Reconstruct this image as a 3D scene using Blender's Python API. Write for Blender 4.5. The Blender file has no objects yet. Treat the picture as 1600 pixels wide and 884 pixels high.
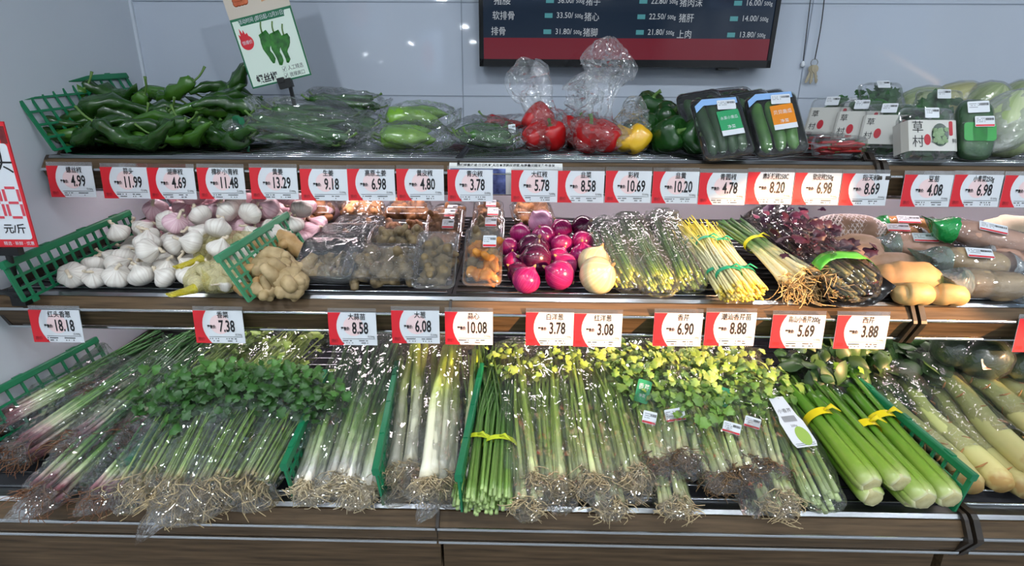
import bpy, math, random
from math import sin, cos, tan, pi, radians, sqrt, atan2
from mathutils import Vector, Matrix, noise, Euler
rnd = random.Random(7)
sc = bpy.context.scene
COL = sc.collection
V = Vector

# ------------------------------------------------------------------ camera
FPX, PITCH, YAW, ROLL, CAMZ = 815.0, radians(17.3), radians(-0.95), radians(0.42), 1.45
CAM = V((0, 0, CAMZ))
_F = V((sin(YAW) * cos(PITCH), cos(YAW) * cos(PITCH), -sin(PITCH)))
_R0 = V((cos(YAW), -sin(YAW), 0)); _U0 = _R0.cross(_F)
CR = _R0 * cos(ROLL) + _U0 * sin(ROLL); CU = -_R0 * sin(ROLL) + _U0 * cos(ROLL)
cam_data = bpy.data.cameras.new('camera'); cam_data.sensor_width = 36; cam_data.lens = FPX / 1600 * 36
cam_data.clip_start = 0.02
cam = bpy.data.objects.new('camera', cam_data); COL.objects.link(cam)
m3 = Matrix((CR, CU, -_F)).transposed(); cam.matrix_world = Matrix.Translation(CAM) @ m3.to_4x4()
sc.camera = cam

def ray(x, y): return _F + CR * ((x - 800) / FPX) + CU * ((442 - y) / FPX)
def at(x, y, Y):                       # point of the photo pixel's sight line at depth Y
    d = ray(x, y); return CAM + d * (Y / d.y)
TIER = {'top': (1.275, 1.363, radians(4)), 'mid': (1.07, 1.084, radians(7)), 'bot': (0.82, 0.752, radians(5))}
def deck(t, X, Y, h=0.0):
    Y0, z0, a = TIER[t]; return V((X, Y, z0 + tan(a) * (Y - Y0) + h))
def on(t, x, y, h=0.0):                # where that sight line meets a shelf deck (h above it)
    Y0, z0, a = TIER[t]; d = ray(x, y); k = tan(a)
    s = (z0 + h - k * Y0 - CAMZ) / (d.z - k * d.y); return CAM + d * s

# ------------------------------------------------------------------ world, sun, lamps, exposure
sc.view_settings.view_transform = 'Standard'; sc.view_settings.look = 'None'
sc.view_settings.gamma = 1; sc.view_settings.use_curve_mapping = False
sc.view_settings.exposure = EXPOSURE = 0.0
sc.cycles.use_denoising = True
sc.cycles.max_bounces = 8; sc.cycles.transparent_max_bounces = 24
sc.cycles.diffuse_bounces = 3; sc.cycles.glossy_bounces = 3
sc.cycles.caustics_reflective = False; sc.cycles.caustics_refractive = False
sc.cycles.sample_clamp_indirect = 6
w = bpy.data.worlds.new('world'); sc.world = w; w.use_nodes = True
bg = w.node_tree.nodes['Background']; bg.inputs[0].default_value = (0.55, 0.72, 1, 1); bg.inputs[1].default_value = 1.0
SUN_DIR = V((-1.0, 1.0, -0.42)).normalized()
sl = bpy.data.lights.new('sun', 'SUN'); sl.energy = 14.0; sl.color = (1, 0.55, 0.26); sl.angle = radians(0.8)
so = bpy.data.objects.new('sun', sl); COL.objects.link(so)
so.rotation_euler = SUN_DIR.to_track_quat('-Z', 'Y').to_euler(); so.location = (4, -4, 4)
LAMP_W, LAMP_COL = 9.5, (0.86, 0.94, 1.0)

# ------------------------------------------------------------------ materials
MATS = {}
def new_mat(name):
    m = bpy.data.materials.new(name); m.use_nodes = True; n = m.node_tree
    return m, n, n.nodes['Principled BSDF']
def rgb(h):
    h = h.lstrip('#'); c = [int(h[i:i + 2], 16) / 255 for i in (0, 2, 4)]
    return tuple(x / 12.92 if x < .04045 else ((x + .055) / 1.055) ** 2.4 for x in c) + (1,)
def ramp_node(n, stops):
    r = n.nodes.new('ShaderNodeValToRGB'); e = r.color_ramp.elements
    while len(e) < len(stops): e.new(0.5)
    for i, (p, c) in enumerate(stops): e[i].position = p; e[i].color = rgb(c)
    return r
def mat(name, col, col2=None, scale=20, stretch=(1, 1, 1), rough=.5, metal=0, bump=0, bscale=None, detail=4, emit=0, sss=0, coat=0, spec=.5, attr=None, mixf=.5, trans=0):
    """col..col2 mottled by noise; attr = list of (pos, colour) stops along the part's length"""
    if name in MATS: return MATS[name]
    m, n, b = new_mat(name); L = n.links
    b.inputs['Roughness'].default_value = rough; b.inputs['Metallic'].default_value = metal
    b.inputs['Specular IOR Level'].default_value = spec; b.inputs['Coat Weight'].default_value = coat
    b.inputs['Coat Roughness'].default_value = .12
    out = None
    tc = n.nodes.new('ShaderNodeTexCoord'); mp = n.nodes.new('ShaderNodeMapping'); mp.inputs['Scale'].default_value = stretch
    L.new(tc.outputs['Object'], mp.inputs[0])
    if attr:
        a = n.nodes.new('ShaderNodeAttribute'); a.attribute_name = 't'; r = ramp_node(n, attr)
        ns = n.nodes.new('ShaderNodeTexNoise'); ns.inputs['Scale'].default_value = scale; L.new(mp.outputs[0], ns.inputs[0])
        ad = n.nodes.new('ShaderNodeMath'); ad.operation = 'MULTIPLY_ADD'; ad.inputs[1].default_value = .16; L.new(ns.outputs[0], ad.inputs[0])
        sb = n.nodes.new('ShaderNodeMath'); sb.operation = 'SUBTRACT'; sb.inputs[1].default_value = .08; L.new(a.outputs['Fac'], sb.inputs[0]); L.new(sb.outputs[0], ad.inputs[2])
        L.new(ad.outputs[0], r.inputs[0]); out = r.outputs[0]
        hs = n.nodes.new('ShaderNodeHueSaturation'); oi = n.nodes.new('ShaderNodeAttribute'); oi.attribute_name = 's'
        mr = n.nodes.new('ShaderNodeMapRange'); mr.inputs[3].default_value = .7; mr.inputs[4].default_value = 1.3
        L.new(oi.outputs['Fac'], mr.inputs[0]); L.new(mr.outputs[0], hs.inputs['Value']); L.new(out, hs.inputs['Color']); out = hs.outputs[0]
    elif col2:
        ns = n.nodes.new('ShaderNodeTexNoise'); ns.inputs['Scale'].default_value = scale; ns.inputs['Detail'].default_value = detail
        L.new(mp.outputs[0], ns.inputs[0])
        r = ramp_node(n, [(max(0, mixf - .22), col), (min(1, mixf + .22), col2)]); L.new(ns.outputs[0], r.inputs[0]); out = r.outputs[0]
    if out: L.new(out, b.inputs['Base Color'])
    else: b.inputs['Base Color'].default_value = rgb(col)
    if emit:
        b.inputs['Emission Color'].default_value = rgb(col); b.inputs['Emission Strength'].default_value = emit
    if sss:
        b.inputs['Subsurface Weight'].default_value = sss; b.inputs['Subsurface Radius'].default_value = (.02, .015, .008); b.inputs['Subsurface Scale'].default_value = .4
    if bump:
        nb = n.nodes.new('ShaderNodeTexNoise'); nb.inputs['Scale'].default_value = bscale or scale; nb.inputs['Detail'].default_value = 3
        L.new(mp.outputs[0], nb.inputs[0]); bp = n.nodes.new('ShaderNodeBump'); bp.inputs['Strength'].default_value = bump; bp.inputs['Distance'].default_value = .004
        L.new(nb.outputs[0], bp.inputs['Height']); L.new(bp.outputs[0], b.inputs['Normal'])
    MATS[name] = m; return m
def film(name, tint='#ffffff', rough=.1, haze=.05, scale=26, bump=.9, blend=.35, stretch=(1, 1, 1)):
    """thin clear plastic: transparent sheet with glossy creases"""
    if name in MATS: return MATS[name]
    m, n, b = new_mat(name); L = n.links; n.nodes.remove(b); out = n.nodes['Material Output']
    tr = n.nodes.new('ShaderNodeBsdfTransparent'); tr.inputs[0].default_value = rgb(tint)
    gl = n.nodes.new('ShaderNodeBsdfGlossy'); gl.inputs['Roughness'].default_value = rough; gl.inputs[0].default_value = (1, 1, 1, 1)
    df = n.nodes.new('ShaderNodeBsdfDiffuse'); df.inputs[0].default_value = (.85, .88, .9, 1)
    tc = n.nodes.new('ShaderNodeTexCoord'); mp = n.nodes.new('ShaderNodeMapping'); mp.inputs['Scale'].default_value = stretch; L.new(tc.outputs['Object'], mp.inputs[0])
    ns = n.nodes.new('ShaderNodeTexNoise'); ns.inputs['Scale'].default_value = scale; ns.inputs['Detail'].default_value = 2.5; ns.inputs['Distortion'].default_value = .6; L.new(mp.outputs[0], ns.inputs[0])
    rd = n.nodes.new('ShaderNodeMath'); rd.operation = 'SUBTRACT'; rd.inputs[1].default_value = .5; L.new(ns.outputs[0], rd.inputs[0])
    ab = n.nodes.new('ShaderNodeMath'); ab.operation = 'ABSOLUTE'; L.new(rd.outputs[0], ab.inputs[0])
    bp = n.nodes.new('ShaderNodeBump'); bp.inputs['Strength'].default_value = bump; bp.inputs['Distance'].default_value = .02; L.new(ab.outputs[0], bp.inputs['Height'])
    L.new(bp.outputs[0], gl.inputs['Normal'])
    lw = n.nodes.new('ShaderNodeLayerWeight'); lw.inputs[0].default_value = blend; L.new(bp.outputs[0], lw.inputs['Normal'])
    pw = n.nodes.new('ShaderNodeMath'); pw.operation = 'MULTIPLY_ADD'; pw.inputs[1].default_value = .52; pw.inputs[2].default_value = .065; L.new(lw.outputs['Fresnel'], pw.inputs[0])
    m1 = n.nodes.new('ShaderNodeMixShader'); m1.inputs[0].default_value = haze; L.new(tr.outputs[0], m1.inputs[1]); L.new(df.outputs[0], m1.inputs[2])
    m2 = n.nodes.new('ShaderNodeMixShader'); L.new(pw.outputs[0], m2.inputs[0]); L.new(m1.outputs[0], m2.inputs[1]); L.new(gl.outputs[0], m2.inputs[2])
    L.new(m2.outputs[0], out.inputs['Surface']); MATS[name] = m; return m

# ------------------------------------------------------------------ mesh building
class MB:
    def __init__(s): s.v = []; s.f = []; s.t = []; s.s = []; s.flat = set()
    def vert(s, p, t=0.0, sd=.5): s.v.append(tuple(p)); s.t.append(t); s.s.append(sd); return len(s.v) - 1
    def face(s, idx, flat=False):
        if flat: s.flat.add(len(s.f))
        s.f.append(tuple(idx))
    def poly(s, pts, t=0., flat=True): s.face([s.vert(p, t) for p in pts], flat)
    def box(s, c, d, M=None):
        c = V(c); h = [x / 2 for x in d]; I = []
        for z in (-1, 1):
            for y in (-1, 1):
                for x in (-1, 1):
                    p = V((x * h[0], y * h[1], z * h[2])); p = (M @ p if M else p) + c; I.append(s.vert(p))
        for q in ((0, 2, 3, 1), (4, 5, 7, 6), (0, 1, 5, 4), (2, 6, 7, 3), (0, 4, 6, 2), (1, 3, 7, 5)): s.face([I[k] for k in q], True)
    def bar(s, a, b, wd, dp, up=(0, 0, 1)):
        a, b = V(a), V(b); d = (b - a); l = d.length; d.normalize(); x = d.cross(V(up)).normalized(); z = x.cross(d)
        s.box((a + b) / 2, (wd, l, dp), Matrix((x, d, z)).transposed())
    def prism(s, prof, axis_a, axis_b, o, ext):
        """polygon prof of (a,b) in the plane axis_a, axis_b, extruded by the vector ext from o"""
        A, B, o, ext = V(axis_a), V(axis_b), V(o), V(ext); n = len(prof)
        p0 = [s.vert(o + A * a + B * b) for a, b in prof]; p1 = [s.vert(o + A * a + B * b + ext) for a, b in prof]
        s.face(p0[::-1], True); s.face(p1, True)
        for i in range(n): s.face((p0[i], p0[(i + 1) % n], p1[(i + 1) % n], p1[i]), True)
    def tube(s, pts, rad, n=8, cap=True, flat=1.0, up=None, t0=0., t1=1., sd=None, lobes=0, lob=0., nz=0., nsc=30, tw=0.):
        pts = [V(p) for p in pts]; m = len(pts); rings = []; seed = sd if sd is not None else rnd.random()
        if not hasattr(rad, '__len__'): rad = [rad] * m
        pu = V(up) if up else None
        for i in range(m):
            d = (pts[min(i + 1, m - 1)] - pts[max(i - 1, 0)])
            if d.length < 1e-9: d = V((0, 0, 1))
            d.normalize()
            if pu is None: pu = V((0, 0, 1)) if abs(d.z) < .9 else V((1, 0, 0))
            x = d.cross(pu)
            if x.length < 1e-6: x = d.orthogonal()
            x.normalize(); z = x.cross(d)
            if up is None: pu = z
            ring = []
            for k in range(n):
                a = 2 * pi * k / n + tw * i
                r = rad[i] * (1 + lob * cos(lobes * a)) if lobes else rad[i]
                p = pts[i] + x * (cos(a) * r) + z * (sin(a) * r * flat)
                if nz: p = p + (p - pts[i]).normalized() * (nz * noise.noise(p * nsc + V((seed * 90, 0, 0))))
                ring.append(s.vert(p, t0 + (t1 - t0) * i / (m - 1), seed))
            rings.append(ring)
        for i in range(m - 1):
            for k in range(n):
                k2 = (k + 1) % n; s.face((rings[i][k], rings[i + 1][k], rings[i + 1][k2], rings[i][k2]))
        if cap:
            s.face(rings[0]); s.face(rings[-1][::-1])
        return rings
    def lathe(s, prof, n=20, c=(0, 0, 0), fn=None, M=None, sd=.5):
        c = V(c); rings = []
        for j, (r, z) in enumerate(prof):
            ring = []
            for k in range(n):
                a = 2 * pi * k / n; rr, zz = fn(r, z, a) if fn else (r, z)
                p = V((cos(a) * rr, sin(a) * rr, zz)); p = (M @ p if M else p) + c
                ring.append(s.vert(p, j / (len(prof) - 1), sd))
            rings.append(ring)
        for i in range(len(prof) - 1):
            for k in range(n):
                k2 = (k + 1) % n; s.face((rings[i][k], rings[i][k2], rings[i + 1][k2], rings[i + 1][k]))
        s.face(rings[0][::-1]); s.face(rings[-1])
    def grid(s, fn, nu, nv, sd=.5):
        I = [[s.vert(fn(i / nu, j / nv), i / nu, sd) for j in range(nv + 1)] for i in range(nu + 1)]
        for i in range(nu):
            for j in range(nv): s.face((I[i][j], I[i + 1][j], I[i + 1][j + 1], I[i][j + 1]))
    def mesh(s, name, mats):
        me = bpy.data.meshes.new(name); me.from_pydata(s.v, [], s.f)
        me.polygons.foreach_set('use_smooth', [i not in s.flat for i in range(len(s.f))])
        for nm, dat in (('t', s.t), ('s', s.s)):
            a = me.attributes.new(nm, 'FLOAT', 'POINT'); a.data.foreach_set('value', dat)
        for mm in (mats if isinstance(mats, (list, tuple)) else [mats]): me.materials.append(mm)
        me.update(); return me
def obj(name, mb, m, parent=None, loc=None):
    o = bpy.data.objects.new(name, mb.mesh(name, m) if isinstance(mb, MB) else mb); COL.objects.link(o)
    if parent: o.parent = parent
    if loc is not None: o.location = loc
    return o
def tag(o, label, cat, group=None, kind=None):
    o['label'] = label; o['category'] = cat
    if group: o['group'] = group
    if kind: o['kind'] = kind
    return o
def thing(name, label, cat, loc=(0, 0, 0), rot=None, group=None):
    o = bpy.data.objects.new(name, None); COL.objects.link(o); o.location = loc; o.empty_display_size = .05
    if rot is not None: o.rotation_euler = rot
    return tag(o, label, cat, group)
def struct(name, mb, m, parent=None):
    o = obj(name, mb, m, parent)
    if not parent: o['kind'] = 'structure'
    return o
KIDS = {}
def clone(root, loc=None, rot=None, label=None, group=None, scale=None):
    r = root.copy(); COL.objects.link(r)
    if loc is not None: r.location = loc
    if rot is not None: r.rotation_euler = rot
    if scale is not None: r.scale = (scale,) * 3
    if label: r['label'] = label
    if group: r['group'] = group
    for ch in root.children:
        c = ch.copy(); COL.objects.link(c); c.parent = r
        for g in ch.children:
            d = g.copy(); COL.objects.link(d); d.parent = c
    return r
def text_mb(mb, txt, size, M, sx=1.0, align='CENTER', bold=0.0):
    """adds the filled outline of txt to mb, placed by the matrix M (text in its XY plane)"""
    cu = bpy.data.curves.new('lettering', 'FONT'); cu.body = txt; cu.size = size; cu.align_x = align; cu.align_y = 'CENTER'
    cu.resolution_u = 2; cu.offset = bold; cu.fill_mode = 'FRONT'
    o = bpy.data.objects.new('lettering', cu); COL.objects.link(o)
    me = bpy.data.meshes.new_from_object(o.evaluated_get(bpy.context.evaluated_depsgraph_get()))
    b = len(mb.v); S = M @ Matrix.Diagonal((sx, 1, 1, 1))
    for v in me.vertices: mb.vert(S @ v.co)
    for p in me.polygons: mb.face([b + i for i in p.vertices], True)
    bpy.data.objects.remove(o); bpy.data.curves.remove(cu); bpy.data.meshes.remove(me)
def frame(o, x, y):                     # matrix whose XY plane is spanned by x and y
    x = V(x).normalized(); z = x.cross(V(y)).normalized(); y = z.cross(x)
    return Matrix.Translation(o) @ Matrix((x, y, z)).transposed().to_4x4()
def rrect(w_, h_, r, n=4):              # rounded rectangle outline, centred
    P = []
    for cx, cy, a0 in ((w_ / 2 - r, h_ / 2 - r, 0), (-w_ / 2 + r, h_ / 2 - r, 90), (-w_ / 2 + r, -h_ / 2 + r, 180), (w_ / 2 - r, -h_ / 2 + r, 270)):
        for k in range(n + 1):
            a = radians(a0 + 90 * k / n); P.append((cx + cos(a) * r, cy + sin(a) * r))
    return P
def jit(a): return rnd.uniform(-a, a)
def lerp(a, b, t): return a + (b - a) * t

# ------------------------------------------------------------------ common materials
WOOD = mat('dark wood laminate', '#3f3223', '#68543e', scale=9, stretch=(.8, 14, 14), rough=.5, detail=6, bump=.15, spec=.22)
WOODD = mat('dark end board', '#1f1915', '#33291f', scale=9, stretch=(2, 8, 8), rough=.45)
STEEL = mat('brushed steel', '#8f9092', '#a6a8aa', scale=12, stretch=(1, 20, 20), rough=.28, metal=1)
CHROME = mat('chrome', '#d9dcde', rough=.14, metal=1)
BLACK = mat('black plastic', '#0b0b0c', rough=.4)
DARK = mat('dark shelf underside', '#26262a', rough=.6)
GREENPL = mat('green plastic', '#0f6a44', '#127a50', scale=8, rough=.38)
PAPER = mat('white card', '#dde1e6', rough=.35)
PAPERY = mat('white paper', '#e9e9e6', rough=.6)
RED = mat('red print', '#d8232f', rough=.4)
PINK = mat('pale pink print', '#f0d3d3', rough=.4)
INK = mat('black ink', '#141518', rough=.5)
GREYINK = mat('grey ink', '#55565c', rough=.5)
CLEAR = film('clear moulded plastic', rough=.06, haze=.03, scale=9, bump=.12, blend=.4)
FILM = film('clear crinkled film', rough=.035, haze=.035, scale=34, bump=.35, blend=.42)
# ================================================================== ROOM
WY, LX, RX, BY, CZ = 1.70, -1.165, 3.2, -11.0, 2.7
WALL = mat('glossy wall panel', '#c0c9d7', '#c6cedb', scale=3, rough=.035, spec=.55)
WALLM = mat('matt side wall', '#ccd3dd', '#d2d8e0', scale=3, rough=.5)
PLAIN = mat('plain store wall', '#c9ccd0', rough=.7)
b = MB(); b.box((1.0, WY + .05, 1.35), (8.5, .1, 2.7)); struct('wall_back', b, WALL)
b = MB(); b.box((LX - .04, 1.2, 1.35), (.08, 1.0, 2.7)); struct('wall_left', b, WALLM)
b = MB(); b.box((-4.05, (WY + BY) / 2, 1.35), (.1, WY - BY, 2.7)); struct('wall_left_far', b, PLAIN)
b = MB(); b.box((-.4, BY - .05, 1.35), (7.4, .1, 2.7)); struct('wall_front', b, PLAIN)
b = MB(); b.box((-.4, (WY + BY) / 2, -.05), (7.4, WY - BY, .1)); struct('floor', b, mat('polished floor tile', '#8d8f92', '#999b9e', scale=2, rough=.25))
b = MB(); b.box((-.4, (WY + BY) / 2, CZ + .05), (7.4, WY - BY, .1)); struct('ceiling', b, mat('white ceiling', '#d4d7da', rough=.8))
# unseen right-hand wall, its opening shaped to throw the sun patch on the shelves
SUNPOLY = [(640, 500), (770, 392), (1200, 305), (1330, 240), (1550, 240), (1500, 500), (1640, 540), (1640, 610), (640, 590)]
hole = []
for px, py in SUNPOLY:
    p = at(px, py, 1.07); k = (RX - p.x) / -SUN_DIR.x; q = p - SUN_DIR * k; hole.append((q.y, min(q.z, CZ - .03)))
cu = bpy.data.curves.new('wall_right', 'CURVE'); cu.dimensions = '2D'; cu.fill_mode = 'BOTH'; cu.extrude = .04
for loop in ([(BY, 0), (WY, 0), (WY, CZ), (BY, CZ)], hole):
    sp = cu.splines.new('POLY'); sp.points.add(len(loop) - 1); sp.use_cyclic_u = True
    for i, (yy, zz) in enumerate(loop): sp.points[i].co = (yy, zz, 0, 1)
o = bpy.data.objects.new('wall_right', cu); me = bpy.data.meshes.new_from_object(o)
bpy.data.objects.remove(o); me.materials.clear(); me.materials.append(PLAIN)
o = bpy.data.objects.new('wall_right', me); COL.objects.link(o); o['kind'] = 'structure'
o.matrix_world = frame((RX + .04, 0, 0), (0, 1, 0), (0, 0, 1))
# panel joints of the back wall
JOINT = mat('panel joint', '#8d97a6', rough=.5)
zj = at(900, 151, WY).z; zj2 = at(600, 3, WY).z
n_ = 0
for zz in (zj, zj2):
    n_ += 1; b = MB(); b.box((1.0, WY - .0004, zz), (4.34, .0016, .0028)); struct('trim_%d' % n_, b, JOINT)
for px in (723, 1252):
    n_ += 1; x_ = at(px, 120, WY).x; b = MB(); b.box((x_, WY - .0004, 1.7), (.0028, .0016, 2.0)); struct('trim_%d' % n_, b, JOINT)
b = MB(); b.box((LX + .004, WY - .004, 1.35), (.008, .008, 2.7)); struct('trim_corner', b, mat('corner bead', '#d3dae4', rough=.4))
# ceiling downlights
LAMPM = mat('lamp lens', '#ffffff', emit=22); LAMPB = mat('lamp housing', '#c8c8c8', rough=.4)
lt = None; lights = []
for yy in (0.1, -1.3, -2.8, -4.4, -6.0, -7.6, -9.2):
    for xx in (-3.2, -2.0, -.8, .4, 1.5, 2.6): lights.append((xx + jit(.12), yy + jit(.15)))
ld = bpy.data.lights.new('downlight', 'AREA'); ld.shape = 'DISK'; ld.size = .1; ld.energy = LAMP_W; ld.color = LAMP_COL; ld.spread = radians(170)
for i, (xx, yy) in enumerate(lights):
    if lt is None:
        lt = thing('ceiling_downlight', 'small round white downlight set in the store ceiling', 'light', (xx, yy, CZ), group='ceiling downlights')
        b = MB(); b.lathe([(.085, 0), (.085, -.012), (.07, -.016), (.066, -.004)], 20); obj('housing', b, LAMPB, lt)
        b = MB(); b.lathe([(.06, -.006), (.03, -.0075), (.001, -.008)], 20); obj('lens', b, LAMPM, lt); t_ = lt
    else: t_ = clone(lt, (xx, yy, CZ))
    lo = bpy.data.objects.new('downlight_glow', ld); COL.objects.link(lo); lo.location = (xx, yy, CZ - .03)

# ================================================================== DISPLAY STAND, three bays of three tiers
XJ = [-1.15, -.152, .836, 1.86]
def profile(t):
    if t == 'bot': return [(0, 0), (-.006, -.008), (-.022, -.034), (-.012, -.078), (.012, -.078), (.03, -.012)]
    return [(0, 0), (-.006, -.006), (-.024, -.03), (.004, -.086), (.02, -.086), (.03, -.012)]
GREYP = mat('grey back panel', '#9a989d', '#a3a1a6', scale=4, rough=.35)
for bi, (xa, xb, lab) in enumerate(((XJ[0], XJ[1], 'three-tier wood-fronted display stand holding garlic, ginger and scallions'), (XJ[1], XJ[2], 'three-tier wood-fronted display stand holding onions, bell peppers and celery'), (XJ[2] + .014, XJ[3], 'three-tier wood-fronted display stand holding cabbages, tubers and celtuce'))):
    st = thing('display_stand', lab, 'display stand', ((xa + xb) / 2, 1.3, 0))
    inv = -V(st.location)
    def sp(name, mb, m, par=st):
        if par is st: mb.v = [tuple(V(p) + inv) for p in mb.v]
        else: mb.v = [tuple(V(p) + inv) for p in mb.v]
        return obj(name, mb, m, par)
    for t in ('top', 'mid', 'bot'):
        Y0, z0, a = TIER[t]; k = tan(a); YB = WY - .03; d0 = deck(t, xa, Y0 + .006, -.006)
        b = MB(); b.prism([(0, 0), (YB - Y0 - .006, k * (YB - Y0 - .006)), (YB - Y0 - .006, k * (YB - Y0 - .006) - .012), (0, -.012)], (0, 1, 0), (0, 0, 1), (xa + .001, d0.y, d0.z), (xb - xa - .002, 0, 0))
        sh = sp('shelf_deck', b, DARK)
        b = MB(); yy = Y0 + .03
        while yy < YB - .02:
            p = deck(t, xa + .01, yy, -.0035); b.tube([p, p + V((xb - xa - .02, 0, 0))], .0028, 6); yy += .031 if t != 'bot' else .036
        sp('wire_slats', b, CHROME, sh)
        pr = profile(t)
        # steel lip, upper fascia, rail, lower fascia
        b = MB(); b.prism([(.032, -.004), (.0, .0), (-.0055, -.0065), (-.004, -.009), (.0, -.004), (.032, -.008)], (0, 1, 0), (0, 0, 1), (xa, Y0, z0), (xb - xa, 0, 0)); sp('steel_lip', b, STEEL)
        (y1, z1), (y2, z2), (y3, z3) = pr[1], pr[2], pr[3]
        b = MB(); b.prism([(y1 - .001, z1 - .002), (y2, z2), (y2 + .01, z2), (y1 + .012, z1 - .002)], (0, 1, 0), (0, 0, 1), (xa + .001, Y0, z0), (xb - xa - .002, 0, 0)); sp('upper_fascia', b, WOOD)
        b = MB(); b.prism([(y2 + .002, z2 - .004), (y3, z3 + .006), (y3 + .01, z3 + .006), (y2 + .012, z2 - .004)], (0, 1, 0), (0, 0, 1), (xa + .001, Y0, z0), (xb - xa - .002, 0, 0)); sp('lower_fascia', b, WOOD)
        for (yy, zz) in ((y2 - .001, z2 - .002), (y3 - .001, z3 + .002)):
            b = MB(); b.prism(rrect(.006, .0065, .002, 2), (0, 1, 0), (0, 0, 1), (xa + .002, Y0 + yy, z0 + zz), (xb - xa - .004, 0, 0)); sp('chrome_rail', b, CHROME)
        # end plates
        if bi < 2:
          for ex, nm in ((xa, 'l'), (xb - .008, 'r')):
            if (bi == 0 and nm == 'r') or (bi == 1 and nm == 'l'): continue
            b = MB(); P = [(.03, .004), (-.004, .004), (-.012, -.002), (-.031, -.03), (-.033, -.036), (-.004, -.092), (.01, -.095), (.03, -.09)]
            if nm == 'l' : P = [(.03, .0), (.0, .0), (-.006, -.006), (-.022, -.03), (.004, -.086), (.03, -.09)]
            b.prism(P, (0, 1, 0), (0, 0, 1), (ex, Y0, z0), (.008, 0, 0)); sp('end_plate', b, WOODD)
            b = MB(); b.prism([(0, 0), (YB - Y0 - .03, k * (YB - Y0)), (YB - Y0 - .03, k * (YB - Y0) + .028), (.02, .03), (0, .012)], (0, 1, 0), (0, 0, 1), (ex, Y0 + .03, z0 - .012), (.008, 0, 0)); sp('side_board', b, WOODD)
        if bi > 0:
            ex = xa - (.001 if bi == 1 else .006); b = MB(); P = [(.03, .004), (-.004, .004), (-.012, -.002), (-.031, -.03), (-.033, -.036), (-.004, -.092), (.01, -.095), (.03, -.09)]
            if bi == 1: P = [(.0, -.004), (-.008, -.006), (-.0265, -.03), (.001, -.088), (.02, -.09)]
            b.prism(P, (0, 1, 0), (0, 0, 1), (ex, Y0, z0), (.006 if bi == 1 else .012, 0, 0)); sp('end_plate', b, WOODD)
            if bi == 2:
                b = MB(); b.prism([(0, 0), (YB - Y0 - .03, k * (YB - Y0)), (YB - Y0 - .03, k * (YB - Y0) + .028), (.02, .03), (0, .012)], (0, 1, 0), (0, 0, 1), (ex, Y0 + .03, z0 - .012), (.012, 0, 0)); sp('side_board', b, WOODD)
        # brackets under the two upper tiers
        if t != 'bot':
            for bx in ((xa + .10,), (xb - .05,), (xa + .5,))[bi]:
                b = MB(); zb = z0 + k * (YB - Y0) - .02
                b.box((bx, YB - .02, zb - .07), (.04, .03, .16)); b.bar((bx, YB - .03, zb - .12), (bx, Y0 + .12, z0 - .012), .022, .03); sp('bracket', b, BLACK)
    # back panel between mid deck and top deck, cabinet below
    zm, zt = deck('mid', 0, WY - .03).z, deck('top', 0, WY - .03).z
    b = MB(); x0 = xa + (.13 if bi == 0 else .002); b.box(((x0 + xb) / 2, WY - .012, (zm + zt) / 2 - .1), (xb - x0 - .002, .012, zt - zm + .16)); sp('back_panel', b, GREYP)
    b = MB(); b.box(((xa + xb) / 2, .86, .62), (xb - xa - .006, .02, .1)); b.box(((xa + xb) / 2, 1.25, .30), (xb - xa - .006, .76, .54)); sp('base_cabinet', b, WOOD)

# pinkish light strips under the two upper shelves
LEDM = mat('light strip lens', '#ffe4ea', emit=3)
for t, e in (('top', 2.6), ('mid', 1.6)):
    for bi in range(3):
        xa, xb = XJ[bi] + .06, XJ[bi + 1] - .06; p = deck(t, (xa + xb) / 2, TIER[t][0] + .16, -.0265)
        o = thing('light_strip', 'thin pinkish light strip fixed under the %s shelf of the %s stand' % ({'top': 'top', 'mid': 'middle'}[t], ('left', 'centre', 'right')[bi]), 'light', p, group='shelf light strips')
        b = MB(); b.box((0, 0, .003), (xb - xa, .02, .006)); obj('housing', b, LAMPB, o); b = MB(); b.box((0, 0, -.001), (xb - xa - .01, .012, .002)); obj('lens', b, LEDM, o)
        l_ = bpy.data.lights.new('strip_glow', 'AREA'); l_.shape = 'RECTANGLE'; l_.size = xb - xa; l_.size_y = .012; l_.energy = e; l_.color = (1, .86, .9)
        lo = bpy.data.objects.new('strip_glow', l_); COL.objects.link(lo); lo.location = p + V((0, 0, -.006)); lo.rotation_euler = (radians(20), 0, 0)

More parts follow.
